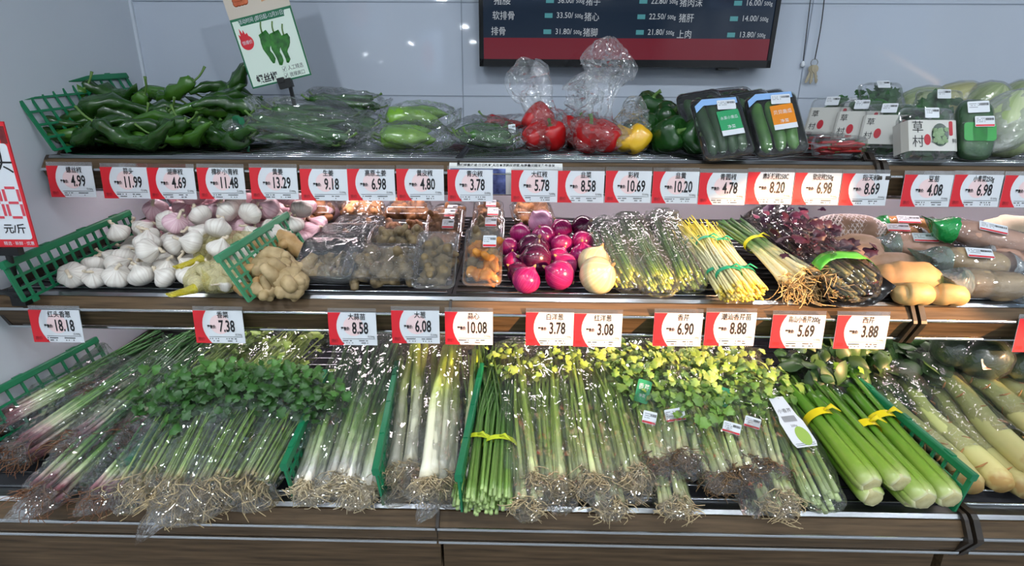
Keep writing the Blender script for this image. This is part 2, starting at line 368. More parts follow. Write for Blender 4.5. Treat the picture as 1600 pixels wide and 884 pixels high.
# ================================================================== PRICE TAGS
def price_tag(t, xl, xr, yt, name, price, label, small=True, tilt=4, group=None):
    Y0, z0, a = TIER[t]; Y = Y0 - .030
    p0, p1 = at(xl + 3, yt, Y), at(xr + 3, yt, Y); w_ = (p1 - p0).length; h_ = .0735
    p0.z = p1.z = (z0 - .026) if False else (p0.z + p1.z) / 2
    o = thing('price_tag', label, 'price tag', p0, (radians(-tilt), 0, 0), group)
    b = MB(); b.box((w_ / 2, 0, -h_ / 2), (w_, .0012, h_)); obj('card', b, PAPER, o)
    b = MB(); b.box((w_ / 2, .0014, .002), (w_ * 1.01, .0012, .014)); obj('clip_strip', b, CLEAR, o)
    b = MB(); P = []
    n = 8
    for i in range(n + 1):
        s = i / n; P.append((w_ * (.17 + .13 * (2 * s - 1) ** 2 - .05 * (1 - s) + .02), -h_ * s))
    L_ = [(0, -h_), (0, 0)]
    b.poly([(x, -.0011, z) for x, z in [(0, 0)] + P + [(0, -h_)]]); obj('red_band', b, RED, o)
    b = MB(); F = Matrix.Translation((0, -.0011, 0)) @ Matrix.Rotation(pi / 2, 4, 'X')
    C = [(w_ * .52 + cos(i * pi / 12) * h_ * .3, -h_ * .42 + sin(i * pi / 12) * h_ * .3) for i in range(24)]
    b.poly([(x, -.0008, z) for x, z in C]); obj('pink_disc', b, PINK, o)
    b = MB(); T = lambda x, z: Matrix.Translation((w_ * x, -.0014, -h_ * z)) @ Matrix.Rotation(pi / 2, 4, 'X')
    if name: text_mb(b, name, .0155, T(.6, .14), .82 if len(name) < 6 else .62, bold=.0002)
    if price:
        text_mb(b, price, .0365, T(.66, .49), .56, bold=.0008)
    text_mb(b, '零售价:', .0085, T(.35, .5), .7, bold=.0003)
    if small: text_mb(b, '元/500g', .006, T(.88, .735), .8)
    b.box((w_ * .62, -.0013, -h_ * .8), (w_ * .68, .0003, .0007))
    for q in (.28, .62):
        for r in (.86, .93):
            for c in range(9):
                if rnd.random() < (.8 if r < .9 else .45): b.box((w_ * (q + .012 + c * .024), -.0013, -h_ * r), (w_ * .016, .0003, .0022))
    obj('lettering', b, INK, o)
    b = MB(); text_mb(b, '惠' , .009, T(.08, .88), 1); text_mb(b, '价', .009, T(.15, .88), .9); obj('band_lettering', b, mat('dark red ink', '#7a0f18'), o)
    return o
TOPTAGS = [(69, 140, 259, '螺丝椒', '4.99'), (153, 226, 261, '蒜头', '11.99'), (226, 299, 262, '湖南椒', '4.69'), (304, 377, 262, '樟树小青椒', '11.48'), (386, 460, 262, '黄姜', '13.29'),
           (465, 539, 264, '生姜', '9.18'), (539, 613, 264, '高原土姜', '6.98'), (616, 690, 264, '黄皮椒', '4.80'), (696, 767, 265, '青尖椒', '3.78'), (796, 869, 266, '大红椒', '5.78'),
           (869, 942, 267, '韭菜', '8.58'), (944, 1016, 267, '彩椒', '10.69'), (1018, 1090, 268, '韭黄', '10.20'), (1091, 1165, 270, '青圆椒', '4.78'), (1166, 1239, 269, '麻城辣椒250C', '8.20'),
           (1240, 1313, 270, '软皮椒250g', '6.98'), (1314, 1388, 271, '指天椒', '8.69'), (1411, 1488, 273, '豆苗', '4.08'), (1489, 1566, 273, '小青菜250g', '6.98'), (1568, 1645, 274, '', '13.98')]
MIDTAGS = [(41, 120, 484, '红头香葱', '18.18'), (298, 375, 485, '香菜', '7.38'), (509, 584, 488, '大蒜苗', '8.58'), (608, 683, 485, '大葱', '6.08'), (692, 767, 487, '蒜心', '10.08'),
           (819, 894, 488, '白洋葱', '3.78'), (894, 970, 490, '红洋葱', '3.08'), (1020, 1096, 489, '香芹', '6.90'), (1101, 1180, 488, '潮汕香芹苗', '8.88'), (1205, 1288, 492, '高山小香芹200g', '5.69'),
           (1306, 1388, 493, '西芹', '3.88'), (1590, 1670, 498, '', '')]
TD = ['under the left end of the long pepper heap', 'over the left part of the garlic heap', 'over the middle of the garlic heap', 'over the yellow netted garlic', 'over the pale green divider', 'over the loose ginger roots', 'over the black ginger trays', 'under the fat pale green peppers', 'just left of the paper notice', 'under the left red bell pepper bag', 'over the onions, under the red peppers', 'under the yellow bell peppers', 'under the loose green bell peppers', 'under the green labelled cucumber tray', 'under the orange labelled tray', 'under the boxed red chilies', 'left of the gap between two stands', 'first one after the gap between two stands', 'under the big frosted cabbage bag', '']
MD = ['above the far left scallions', 'above the coriander leaves', 'above the garlic sprouts', 'above the left of the leeks', 'above the garlic shoots', 'below the red onions', 'below the white onions', 'below the bagged chives', 'below the yellow chives', 'below the straw-coloured roots', 'under the purple greens sleeve', '']
for i, (a_, b_, c_, n_, p_) in enumerate(TOPTAGS):
    lab = 'top rail price tag reading %s %s, %s' % (n_, p_, TD[i]) if n_ else 'red and white price tag cut off by the right end of the top rail'
    price_tag('top', a_, b_, c_, n_, p_, lab)
for i, (a_, b_, c_, n_, p_) in enumerate(MIDTAGS):
    lab = 'middle rail price tag reading %s %s, %s' % (n_, p_, MD[i]) if n_ else 'red edged price tag cut off at the right end of the middle rail'
    price_tag('mid', a_, b_, c_, n_, p_, lab)
# ================================================================== PRODUCE BUILDERS
def spl(P, n):                          # smooth resampling of a control polyline
    P = [V(p) for p in P]; m = len(P); out = []
    for i in range(n):
        u = i / (n - 1) * (m - 1); k = min(int(u), m - 2); f = u - k
        a, b_, c, d = P[max(k - 1, 0)], P[k], P[k + 1], P[min(k + 2, m - 1)]
        out.append(.5 * ((2 * b_) + (c - a) * f + (2 * a - 5 * b_ + 4 * c - d) * f * f + (3 * b_ - a - 3 * c + d) * f ** 3))
    return out
def spn(vals, n):
    return [max(v.x, .0008) for v in spl([(v, 0, 0) for v in vals], n)]
def hull(mb, P, W, H, nr=30, n=26, amp=.10, sc=22, up=(0, 0, 1), floor=None, seed=0, sq=1.0):
    """crumpled film sleeve along P: half width W, half height H at each control point; facets catch the light"""
    nr = int(nr * 1.2); n = int(n * 1.1); pts = spl(P, nr); ws = spn(W, nr); hs = spn(H, nr); up = V(up); rings = []
    sd = V((seed * 13.7, seed * 7.1, 3.3)); rr = random.Random(seed); lg = sum((pts[i + 1] - pts[i]).length for i in range(nr - 1))
    for i, p in enumerate(pts):
        d = pts[min(i + 1, nr - 1)] - pts[max(i - 1, 0)]; d.normalize()
        x = d.cross(up)
        if x.length < .05: x = V((1, 0, 0))
        x.normalize(); z = x.cross(d); r = []; u = i / (nr - 1) * lg
        for k in range(n):
            a = 2 * pi * (k + .5 * (i % 2)) / n; ca, sa = cos(a), sin(a); q = p + x * (ca * ws[i]) + z * (sa * hs[i])
            m_ = (ws[i] + hs[i]) * .5
            f = V((u * sc * .45, ca * ws[i] * sc, sa * hs[i] * sc)) + sd; g = V((u * sc * .3 + ca * 1.5, a * 2.2, seed)) 
            e = abs(noise.noise(f)) * 1.5 + .7 * abs(noise.noise(f * 2.4)) + .6 * abs(noise.noise(g)) - .62 + rr.uniform(-.12, .12)
            q = q + (x * ca + z * sa) * (e * amp * m_) + d * (rr.uniform(-.25, .25) * lg / nr)
            if floor is not None: q.z = max(q.z, floor(q.y) if callable(floor) else floor)
            r.append(mb.vert(q, i / (nr - 1)))
        rings.append(r)
    for i in range(nr - 1):
        o_ = i % 2
        for k in range(n):
            k2 = (k + 1) % n; A, B = rings[i], rings[i + 1]
            if o_: mb.face((A[k], B[k2], A[k2]), True); mb.face((A[k], B[k], B[k2]), True)
            else: mb.face((A[k], B[k], A[k2]), True); mb.face((B[k], B[k2], A[k2]), True)
def loft(mb, rings_, cap0=True, cap1=True, M=None):
    """stack of rounded rectangles (w, d, r, z)"""
    R = []
    for w_, d_, r_, z_ in rings_:
        R.append([mb.vert((M @ V((x, y, z_))) if M else V((x, y, z_))) for x, y in rrect(w_, d_, min(r_, w_ / 2.01, d_ / 2.01))])
    for A, B in zip(R, R[1:]):
        n = len(A)
        for k in range(n): mb.face((A[k], A[(k + 1) % n], B[(k + 1) % n], B[k]))
    if cap0: mb.face(R[0][::-1], True)
    if cap1: mb.face(R[-1], True)
def pepper_parts(root, L, r, m, sm, bend=.3, wr=.25, stem=.05, lob=.12, lobes=3, n=12):
    """a long pepper along local X with its stem"""
    P = []; N = 11; ph = rnd.random() * 6
    for i in range(N):
        u = i / (N - 1); P.append(V((L * (u - .5), L * bend * .3 * sin(u * 2.6 + ph) - L * bend * .3 * sin(1.3 + ph), L * bend * .16 * cos(u * 4 + ph))))
    R = [r * (.55 if i == 0 else 1) * (1 - (i / (N - 1)) ** 2.6) ** .8 * (1 + wr * .5 * sin(i * 2.1 + ph)) + .0012 for i in range(N)]
    b = MB(); b.tube(P, R, n, lobes=lobes, lob=lob, nz=r * wr * 1.2, nsc=.9 / r, tw=.16); obj('body', b, m, root)
    d = (P[0] - P[1]).normalized(); s0 = P[0] + d * -.002; q = V((jit(.5), jit(.5), .5 + rnd.random()))
    b = MB(); b.tube(spl([s0, s0 + d * .004, s0 + d * stem * .45 + q * stem * .08, s0 + d * stem * .8 + q * stem * .35], 9), [r * .62, r * .5, r * .24, .0028, .0026, .0026, .0026, .003, .0038], 7); obj('stem', b, sm, root)
GP = mat('dark green pepper skin', '#1a3a12', '#305a1c', scale=18, rough=.27, coat=.35, bump=.12, bscale=60)
GP2 = mat('mid green pepper skin', '#2c5716', '#4a7a24', scale=18, rough=.27, coat=.35, bump=.12, bscale=60)
GPS = mat('pepper stem', '#4f7330', '#6c8d42', scale=30, rough=.5)
PG = mat('pale green pepper skin', '#5f9427', '#86b43c', scale=12, rough=.26, coat=.4)
CHI = mat('green chili skin', '#234f1c', '#3d7028', scale=20, rough=.27, coat=.4)
BELL = mat('green bell pepper skin', '#153c14', '#24551c', scale=8, rough=.2, coat=.6)
REDP = mat('red pepper skin', '#a80f14', '#cc1c1c', scale=8, rough=.2, coat=.6)
YELP = mat('yellow pepper skin', '#e6a70e', '#f2c42a', scale=8, rough=.2, coat=.6)
def bell(root, r, m, sm=GPS, lobes=4, squash=1.05):
    ph = rnd.random() * 6
    prof = [(.10, .78), (.3, .9), (.62, .98), (.9, .78), (1.0, .45), (.98, .05), (.9, -.4), (.74, -.78), (.5, -.98), (.22, -.9), (.05, -.84)]
    fn = lambda q, z, a: (q * r * (1 + (.13 * min(1, q * 1.2)) * (abs(cos(lobes * .5 * a + ph)) - .6) + .03 * sin(a + ph)), z * r * squash + .04 * r * q * cos(lobes * a + 2 * ph))
    b = MB(); b.lathe(prof, 32, fn=fn); obj('body', b, m, root)
    b = MB(); z0 = .76 * r * squash; b.tube(spl([(0, 0, z0), (0, 0, z0 + .12 * r), (.06 * r, 0, z0 + .35 * r), (.25 * r, 0, z0 + .6 * r)], 7), [r * .32, r * .2, r * .13, r * .11, r * .11, r * .12, r * .15], 8); obj('stem', b, sm, root)
# ---- green mesh divider panel: local X along its length, Z up
def divider(label, p_back, p_front, h, t=None, lean=0., cell=.026, thick=.006, low=None, m=None):
    pb, pf = V(p_back), V(p_front); d = pf - pb; L = d.length
    o = thing('shelf_divider', label, 'divider', pb, group='green mesh dividers')
    x = d.normalized(); up = (V((0, 0, 1)) + V((1, 0, 0)) * lean); z = (up - x * up.dot(x)).normalized(); y = z.cross(x)
    o.rotation_euler = Matrix((x, y, z)).transposed().to_euler()
    b = MB(); nx = max(3, int(L / cell)); nz_ = max(2, int(h / cell)); cx, cz = L / nx, (h - .012) / nz_; wv = .0052
    for i in range(nx + 1): b.box((min(max(i * cx, wv / 2), L - wv / 2), 0, h / 2), (wv if 0 < i < nx else wv * 1.8, thick * .7, h - .004))
    for j in range(nz_): b.box((L / 2, 0, j * cz + wv / 2), (L, thick * .66, wv))
    for i in range(1, nx, 3): b.box((i * cx, 0, -.004), (.012, thick * .8, .01))
    obj('mesh_panel', b, m or GREENPL, o)
    b = MB(); b.prism(rrect(thick * 2.2, .016, .003, 2), (0, 1, 0), (0, 0, 1), (-.002, 0, h - .004), (L + .004, 0, 0))
    obj('top_rim', b, m or GREENPL, o)
    b = MB()
    for i in range(2, nx, 4): b = MB(); b.box((i * cx, 0, h + .004), (.02, thick * 1.5, .004)); obj('hook_tab', b, m or GREENPL, o)
    return o
# ---- bulbs

def stripy(name, c1, c2, c3, n=18, rough=.22):
    """skin with fine meridian streaks from pole to pole"""
    m, nt, b = new_mat(name); L = nt.links
    tc = nt.nodes.new('ShaderNodeTexCoord'); sx = nt.nodes.new('ShaderNodeSeparateXYZ'); L.new(tc.outputs['Object'], sx.inputs[0])
    at2 = nt.nodes.new('ShaderNodeMath'); at2.operation = 'ARCTAN2'; L.new(sx.outputs[0], at2.inputs[0]); L.new(sx.outputs[1], at2.inputs[1])
    cb = nt.nodes.new('ShaderNodeCombineXYZ'); L.new(at2.outputs[0], cb.inputs[0]); L.new(sx.outputs[2], cb.inputs[2])
    mp = nt.nodes.new('ShaderNodeMapping'); mp.inputs['Scale'].default_value = (n, 1, 12); L.new(cb.outputs[0], mp.inputs[0])
    ns = nt.nodes.new('ShaderNodeTexNoise'); ns.inputs['Scale'].default_value = .6; ns.inputs['Detail'].default_value = 5; L.new(mp.outputs[0], ns.inputs[0])
    r = ramp_node(nt, [(.3, c1), (.5, c2), (.72, c3)]); L.new(ns.outputs[0], r.inputs[0]); L.new(r.outputs[0], b.inputs['Base Color'])
    b.inputs['Roughness'].default_value = rough; b.inputs['Coat Weight'].default_value = .35; b.inputs['Coat Roughness'].default_value = .15; return m
GAR = stripy('garlic skin', '#c9bdb2', '#e6dfd6', '#efeae2', 9, .5)
GARP = stripy('pink-lit garlic skin', '#c793a3', '#e3bcc6', '#edd3d7', 9, .5)  # pink of the shelf strip light put into the skin colour
GARS = mat('dry garlic neck', '#cdb99c', '#e2d5c0', scale=60, rough=.7)
def garlic(root, r, m):
    ph = rnd.random() * 6; nl = rnd.choice((4, 5, 6))
    prof = [(.05, -.72), (.34, -.78), (.7, -.62), (.95, -.25), (1, .08), (.86, .4), (.6, .66), (.34, .86), (.2, 1.02), (.15, 1.15)]
    fn = lambda q, z, a: (r * q * (1 + .12 * (abs(cos(nl * .5 * a + ph)) - .62) * min(1, q * 1.3) * (1 if z < .5 else .6) + .04 * sin(a + ph)), r * z * .86)
    b = MB(); b.lathe(prof, 26, fn=fn); obj('bulb', b, m, root)
    b = MB(); e = V((jit(.5), jit(.5), 1)) * r; b.tube(spl([(0, 0, r * .9), (0, 0, r * 1.05), e * 1.12, e * 1.3 + V((jit(r), jit(r), 0)) * .2], 7), [r * .18, r * .15, r * .13, r * .12, r * .12, r * .14, r * .16], 7, nz=r * .04, nsc=60); obj('dry_neck', b, GARS, root)
ONI = stripy('red onion skin', '#721348', '#9a1a5e', '#b83a7c')
ONID = stripy('dark red onion skin', '#300a22', '#471032', '#6b1d4c')
ONIL = stripy('pale pink onion skin', '#c987b2', '#d79cc0', '#e6bcd6')
ONIY = stripy('white onion skin', '#c6ba8a', '#cfc498', '#dbd2ae', n=9)
ROOTT = mat('dry root tuft', '#8a6a48', '#b59468', scale=80, rough=.8)
def onion(root, r, m):
    prof = [(.03, -1.0), (.12, -.97), (.42, -.88), (.74, -.64), (.95, -.28), (1, .05), (.92, .4), (.7, .7), (.42, .88), (.2, 1.0), (.1, 1.12), (.05, 1.2)]
    ph = rnd.random() * 6; fn = lambda q, z, a: (q * r * (1 + .025 * sin(2 * a + ph)), z * r * .95)
    b = MB(); b.lathe(prof, 30, fn=fn); obj('bulb', b, m, root)
    b = MB(); b.lathe([(.1 * r, .93 * r), (.11 * r, 1.1 * r), (.06 * r, 1.24 * r), (.02 * r, 1.28 * r)], 10); obj('dry_tip', b, ROOTT, root)
    b = MB()
    for k in range(9):
        a = k * .7; b.tube([(cos(a) * r * .04, sin(a) * r * .04, -r * .93), (cos(a) * r * .1, sin(a) * r * .1, -r * 1.0)], [.0016, .0008], 4)
    obj('root_tuft', b, ROOTT, root)
# ---- ginger and other knobbly roots
GIN = mat('ginger skin', '#a37c4a', '#cfa873', scale=40, rough=.55, bump=.5, bscale=50)
GINY = mat('yellow ginger skin', '#9c845a', '#c8ae84', scale=40, rough=.6, bump=.5, bscale=50)
GIND = mat('earthy brown ginger', '#5a4c38', '#947f5a', scale=34, rough=.6, bump=.4, bscale=60)
GINO = mat('orange turmeric skin', '#a8601d', '#e29a3c', scale=36, rough=.5, bump=.4, bscale=60)  # ginger with the sun's orange light painted into its skin
GINB = mat('brown sand ginger', '#7a4d2c', '#b07a4c', scale=36, rough=.55, bump=.3, bscale=60)
def knob(mb, c, L, r, d=None, k=3, nz=.2):
    d = V(d) if d else V((jit(1), jit(1), jit(.35))); d.normalize(); c = V(c); N = 8
    P = [c + d * (L * (i / (N - 1) - .5)) + V((0, 0, .12 * L * sin(i * .9))) + d.orthogonal() * (.1 * L * sin(i * .8 + k)) for i in range(N)]
    R = [r * (.5, .9, 1, .9, 1.02, 1, .85, .45)[i] * (1 + .1 * sin(i * 2.4 + k)) for i in range(N)]
    R = [q for q in R]; P2 = spl(P, 16); R2 = [q * (1 + .07 * (i % 2)) for i, q in enumerate(spn(R, 16))]; mb.tube(P2, R2, 14, nz=r * nz * 1.6, nsc=1.1 / r)
    for q in range(k):
        i = rnd.randrange(1, N - 1); e = (d.orthogonal() * jit(1) + d.cross(d.orthogonal()) * jit(1) + d * jit(.5)).normalized()
        l = r * (1.3 + rnd.random() * 1.0)
        mb.tube([P[i], P[i] + e * l * .6, P[i] + e * l * .95, P[i] + e * l * 1.1], [r * .72, r * .66, r * .55, r * .25], 9, nz=r * nz, nsc=.7 / r)
# ---- trays and boxes
TRAYB = mat('black foam tray', '#0d0d0f', '#151517', scale=20, rough=.3, coat=.3)
def tray(root, L, W, H, m=None, name='tray'):
    b = MB(); r = .014
    loft(b, [(L * .86, W * .84, r, 0), (L * .98, W * .97, r, H * .92), (L * 1.03, W * 1.04, r * 1.2, H), (L * 1.03, W * 1.04, r * 1.2, H - .0015), (L * .95, W * .93, r, H * .9), (L * .84, W * .82, r, .003)], True, True)
    return obj(name, b, m or TRAYB, root)
def lidbox(root, L, W, H, flange=.006):
    b = MB(); r = .014; h1 = H * .55
    loft(b, [(L * .86, W * .84, r, 0), (L * .95, W * .94, r, h1 * .95), (L + flange, W + flange, r * 1.2, h1)], True, False); obj('box_base', b, CLEAR, root)
    b = MB()
    loft(b, [(L + flange, W + flange, r * 1.2, h1 + .0012), (L * .96, W * .95, r, h1 + .002), (L * .92, W * .9, r, H * .9), (L * .84, W * .8, r, H)], False, True); obj('lid', b, CLEAR, root)
def sticker(root, c, x, y, w_, h_, price=None, red=True, name='label_sticker', m=None, band=None):
    """printed label lying in the plane spanned by local x, y at c"""
    F = frame(c, x, y); b = MB(); b.v = []; 
    P = rrect(w_, h_, min(w_, h_) * .08, 2); b.prism(P, F.col[0].xyz, F.col[1].xyz, F.col[3].xyz, F.col[2].xyz * .0006)
    s = obj(name, b, m or PAPER, root); b = MB(); G = F @ Matrix.Translation((0, 0, .0009))
    def q(x0, y0, dx, dy): b.poly([G @ V((x0 * w_, y0 * h_, 0)), G @ V(((x0 + dx) * w_, y0 * h_, 0)), G @ V(((x0 + dx) * w_, (y0 + dy) * h_, 0)), G @ V((x0 * w_, (y0 + dy) * h_, 0))])
    for k in range(13): q(.04 + k * .033, .1, .014 + .012 * rnd.random(), .22)
    for r_ in range(3):
        for k in range(8):
            if rnd.random() < .7: q(-.42 + k * .056, .26 - r_ * .16, .04, .05)
    obj('print', b, INK, s)
    if red:
        b = MB(); q(-.48, -.46, .96, .17); obj('red_strip', b, RED, s)
    return s
def veg_label(root, c, x, y, w_, h_, col, txt):
    F = frame(c, x, y); b = MB(); b.prism(rrect(w_, h_, .003, 2), F.col[0].xyz, F.col[1].xyz, F.col[3].xyz, F.col[2].xyz * .0006); s = obj('printed_label', b, col, root)
    b = MB(); text_mb(b, txt, min(h_ * .3, w_ * 1.02 / len(txt)), F @ Matrix.Translation((0, h_ * .18, .0009)), .8); text_mb(b, '净菜', h_ * .16, F @ Matrix.Translation((0, -h_ * .2, .0009)), .9); obj('print', b, PAPER, s); return s
# ---- leaves
def leaf(mb, p, d, nrm, s, t=1.0, lobes=3, cup=.25):
    d = V(d).normalized(); n = V(nrm); x = d.cross(n)
    if x.length < .01: x = d.orthogonal()
    x.normalize(); n = x.cross(d); p = V(p); sd = rnd.random(); c = mb.vert(p + d * s * .42 + n * s * cup * .5, t, sd); r = [mb.vert(p, t, sd)]
    if lobes == 3: prof = [(.18, .12), (.5, .22), (.42, .42), (.55, .62), (.3, .68), (.2, .95), (0, 1.0)]
    else: prof = [(.14, .15), (.3, .35), (.34, .6), (.22, .82), (0, 1)]
    full = [(a, b_) for a, b_ in prof] + [(-a, b_) for a, b_ in prof[-2::-1]]
    for a, b_ in full: r.append(mb.vert(p + x * (a * s) + d * (b_ * s) - n * (s * cup * (abs(a) * .8 + .3 * b_ * b_)) + n * jit(.05) * s, t, sd))
    for k in range(len(r)): mb.face((c, r[k], r[(k + 1) % len(r)]))
import numpy as np
def relax(items, tier, it=80, keep=.02, xl=None, yl=None, settle=.0):
    """items: (pos, [offsets], [radii]); pushes touching ones apart, keeps them on the deck; returns the positions"""
    P = np.array([list(i[0]) for i in items]); P0 = P.copy(); own, off, rad = [], [], []
    for k, i in enumerate(items):
        for o_, r_ in zip(i[1], i[2]): own.append(k); off.append(list(o_)); rad.append(r_)
    own = np.array(own); off = np.array(off); rad = np.array(rad); cnt = np.bincount(own)
    Y0, z0, a = TIER[tier]; ka = tan(a); R = rad[:, None] + rad[None, :]; same = own[:, None] == own[None, :]
    for q in range(it):
        C = P[own] + off; D = C[:, None] - C[None]; d = np.sqrt((D ** 2).sum(-1)) + 1e-9; pen = np.where(same, 0, np.maximum(0, R - d))
        mv = (D / d[..., None] * pen[..., None] * .5).sum(1); n = np.maximum(1, (pen > 0).sum(1)); mv = mv / n[:, None] * 1.4
        acc = np.zeros_like(P); np.add.at(acc, own, mv); hit = np.zeros(len(P)); np.add.at(hit, own, (pen.sum(1) > 0).astype(float)); P = P + acc / np.maximum(1, hit)[:, None]
        P = P + (P0 - P) * keep; P[:, 2] -= settle
        C = P[own] + off; f = z0 + ka * (C[:, 1] - Y0) + rad - C[:, 2]; up = np.zeros(len(P)); np.maximum.at(up, own, f); P[:, 2] += np.maximum(0, up)
        if xl: P[:, 0] = np.clip(P[:, 0], *xl)
        if yl: P[:, 1] = np.clip(P[:, 1], *yl)
    return [V(p) for p in P]

def divider_px(label, t, back, front, h, lean=0., m=None, cell=.026, lift=.002):
    """divider standing on a deck, given the photo pixels of the two ends of its top rim"""
    T0, T1 = on(t, back[0], back[1], h + lift), on(t, front[0], front[1], h + lift); dx = V((lean * h, 0, h))
    return divider(label, T0 - dx, T1 - dx, h * sqrt(1 + lean * lean), lean=lean, m=m, cell=cell)
# ================================================================== TOP TIER
PILE_T = lambda py: lerp(1.315, 1.60, min(1, max(0, (240 - py) / 105)))
_a, _b, _d = at(203, 124, 1.63), at(22, 138, 1.27), V((-.06, 0, .155))
divider('green mesh divider standing against the side wall behind the long peppers', _a - _d, _b - _d, .166, lean=-.39, cell=.031)
divider_px('short green mesh divider between the long peppers and the bagged chilies', 'top', (375, 192), (366, 190), .07, -.2)
# loose long green peppers
protos = []
for k in range(9):
    o = thing('long_green_pepper', '', 'green pepper', group='loose long green peppers')
    pepper_parts(o, .15 + .012 * (k % 4), .0165 + .002 * (k % 3), GP2 if k % 4 == 3 else GP, GPS, bend=.6 + .15 * (k % 3), wr=.5, stem=.05); protos.append(o)
LP = 'wrinkled long green pepper in the loose heap on the top shelf'
spots = []
TOPLINE = [(62, 215), (85, 185), (105, 165), (135, 152), (170, 150), (230, 140), (290, 150), (330, 150), (365, 135), (400, 150)]
def topline(px):
    for (a, b_), (c, d) in zip(TOPLINE, TOPLINE[1:]):
        if a <= px <= c: return lerp(b_, d, (px - a) / (c - a))
    return 200
for row, py in enumerate((233, 216, 199, 182, 166, 152, 139)):
    for k in range(8):
        px = 84 + k * 42 + (row % 2) * 20 + jit(9); y_ = py + jit(5)
        if px > 385: continue
        if y_ < topline(min(px, 399)) + 5: continue
        spots.append((px, y_, PILE_T(y_) + jit(.012), (jit(.45), jit(.35), rnd.choice((0, pi)) + jit(.5))))
for px, py, Yd, r in ((182, 137, 1.50, (0, -.1, .15)), (150, 135, 1.50, (0, .7, .3)), (258, 143, 1.52, (.3, .12, 3.2)), (368, 143, 1.56, (0, -.5, .6)), (352, 158, 1.54, (.2, -.3, .3)), (310, 162, 1.54, (0, .2, 3.3))): spots.append((px, py, Yd, r))
PE = []
for px, py, Yd in ((78, 232, 1.33), (92, 226, 1.36), (80, 215, 1.42), (104, 205, 1.46), (98, 190, 1.50), (120, 180, 1.52), (75, 222, 1.38), (108, 218, 1.38)): spots.append((px, py, Yd, (jit(.4), jit(.3), jit(.7))))
for i in range(20):                    # the heap below the ones on top
    px = 85 + rnd.random() * 300; Yd = 1.40 + rnd.random() * .22; hmax = at(px, topline(px) + 20, 1.58).z - deck('top', 0, 1.58).z
    p = deck('top', at(px, 200, Yd).x, Yd, .02 + rnd.random() * max(.01, hmax - .03) * (Yd - 1.34) / .28)
    PE.append((p, (jit(.3), jit(.2), jit(.5)), .017))
for px, py, Yd, r in spots: PE.append((at(px, py, Yd), r, .0165))
its = []
for p, r, q in PE:
    ax = Euler(r).to_matrix() @ V((1, 0, 0)); its.append((p, [ax * s_ for s_ in (-.055, -.03, 0, .03, .055)], [.0165, .019, .019, .0165, .011]))
for i, (p, q) in enumerate(zip(relax(its, 'top', 130, .02, yl=(1.298, 1.64)), PE)):
    o = protos[i] if i < len(protos) else clone(protos[i % len(protos)])
    o.location = p; o.rotation_euler = q[1]; o['label'] = LP
# bags of thin peppers
def pepper_bag(name, label, px, py, Yd, L, W, H, n, m, r, rot=(0, 0, 0), tail=.0, seed=0, wr=.08, stem=.03, plen=.75, group=None):
    o = thing(name, label, 'bag of peppers', at(px, py, Yd), rot, group)
    for k in range(n):
        q = thing('x', '', 'x'); 
        pepper_parts(q, L * plen * (.85 + .25 * rnd.random()), r * (.85 + .3 * rnd.random()), m, GPS, bend=.25, wr=wr, stem=stem)
        row = k % 2; M = Matrix.Translation((jit(L * .07), W * .62 * ((k + .5) / n * 2 - 1) * .8, (-H * .35 if row else H * .15) + jit(H * .15))) @ Euler((jit(.5), jit(.12), (pi if rnd.random() < .4 else 0) + jit(.2))).to_matrix().to_4x4()
        body, st_ = q.children[0], q.children[1]
        if q.children[0].name.startswith('stem'): body, st_ = st_, body
        for c in (body, st_): c.data.transform(M)
        body.parent = o; body.name = 'pepper'; st_.parent = body; bpy.data.objects.remove(q)
    b = MB(); hull(b, [(-L * .62, 0, -H * .2 + tail), (-L * .5, 0, -H * .05), (-L * .3, 0, 0), (L * .1, 0, 0), (L * .42, 0, 0), (L * .55, 0, -H * .1), (L * .66, 0, tail * .8)], [W * .5, W * .65, W * .9, W, W * .9, W * .6, W * .45], [H * .15, H * .5, H * .95, H * 1.05, H * .9, H * .5, H * .12], 34, 30, amp=.28, seed=seed, sc=26)
    obj('plastic_bag', b, FILM, o); return o
pepper_bag('bagged_chilies', 'clear bag of thin green chilies lying at the back below the leaning poster', 535, 158, 1.55, .21, .06, .034, 7, CHI, .0105, (.1, .08, -.08), .02, 1, plen=.85)
pepper_bag('bagged_chilies', 'big clear bag of thin green chilies at the shelf front beside the short divider', 470, 213, 1.37, .29, .07, .036, 11, CHI, .011, (.25, .06, .03), .01, 2, plen=.8)
pepper_bag('bagged_chilies', 'crumpled clear bag of chilies lying between the big front bag and the poster', 480, 178, 1.45, .25, .06, .034, 8, CHI, .0105, (.2, .12, -.05), .03, 3)
pepper_bag('bagged_chilies', 'clear bag of green chilies just left of the lower pale green pepper bag', 545, 195, 1.44, .2, .06, .034, 7, CHI, .0105, (.2, .05, .1), .01, 4)
pepper_bag('bagged_pale_peppers', 'clear bag of fat pale green peppers, upper one of two', 655, 185, 1.46, .17, .06, .042, 3, PG, .025, (.15, .0, -.1), .03, 5, wr=.12)
pepper_bag('bagged_pale_peppers', 'clear bag of fat pale green peppers lying at the shelf edge, lower one of two', 640, 219, 1.36, .18, .055, .034, 3, PG, .022, (.15, .04, .05), .0, 6, wr=.12)
pepper_bag('bagged_pointed_peppers', 'clear bag of pointed green peppers at the shelf edge left of the red bell peppers', 762, 229, 1.35, .15, .05, .026, 6, CHI, .012, (.1, .05, .05), .0, 7)
pepper_bag('bagged_pointed_peppers', 'clear bag of pointed green peppers lying behind another green bag, white sticker on it', 752, 204, 1.45, .16, .05, .028, 6, CHI, .012, (.1, .02, 0), .0, 8)
pepper_bag('bagged_red_pointed_peppers', 'clear bag of long red peppers lying flat at the back left of red bell peppers', 790, 193, 1.54, .15, .05, .024, 4, REDP, .013, (.1, -.05, .1), .02, 9)
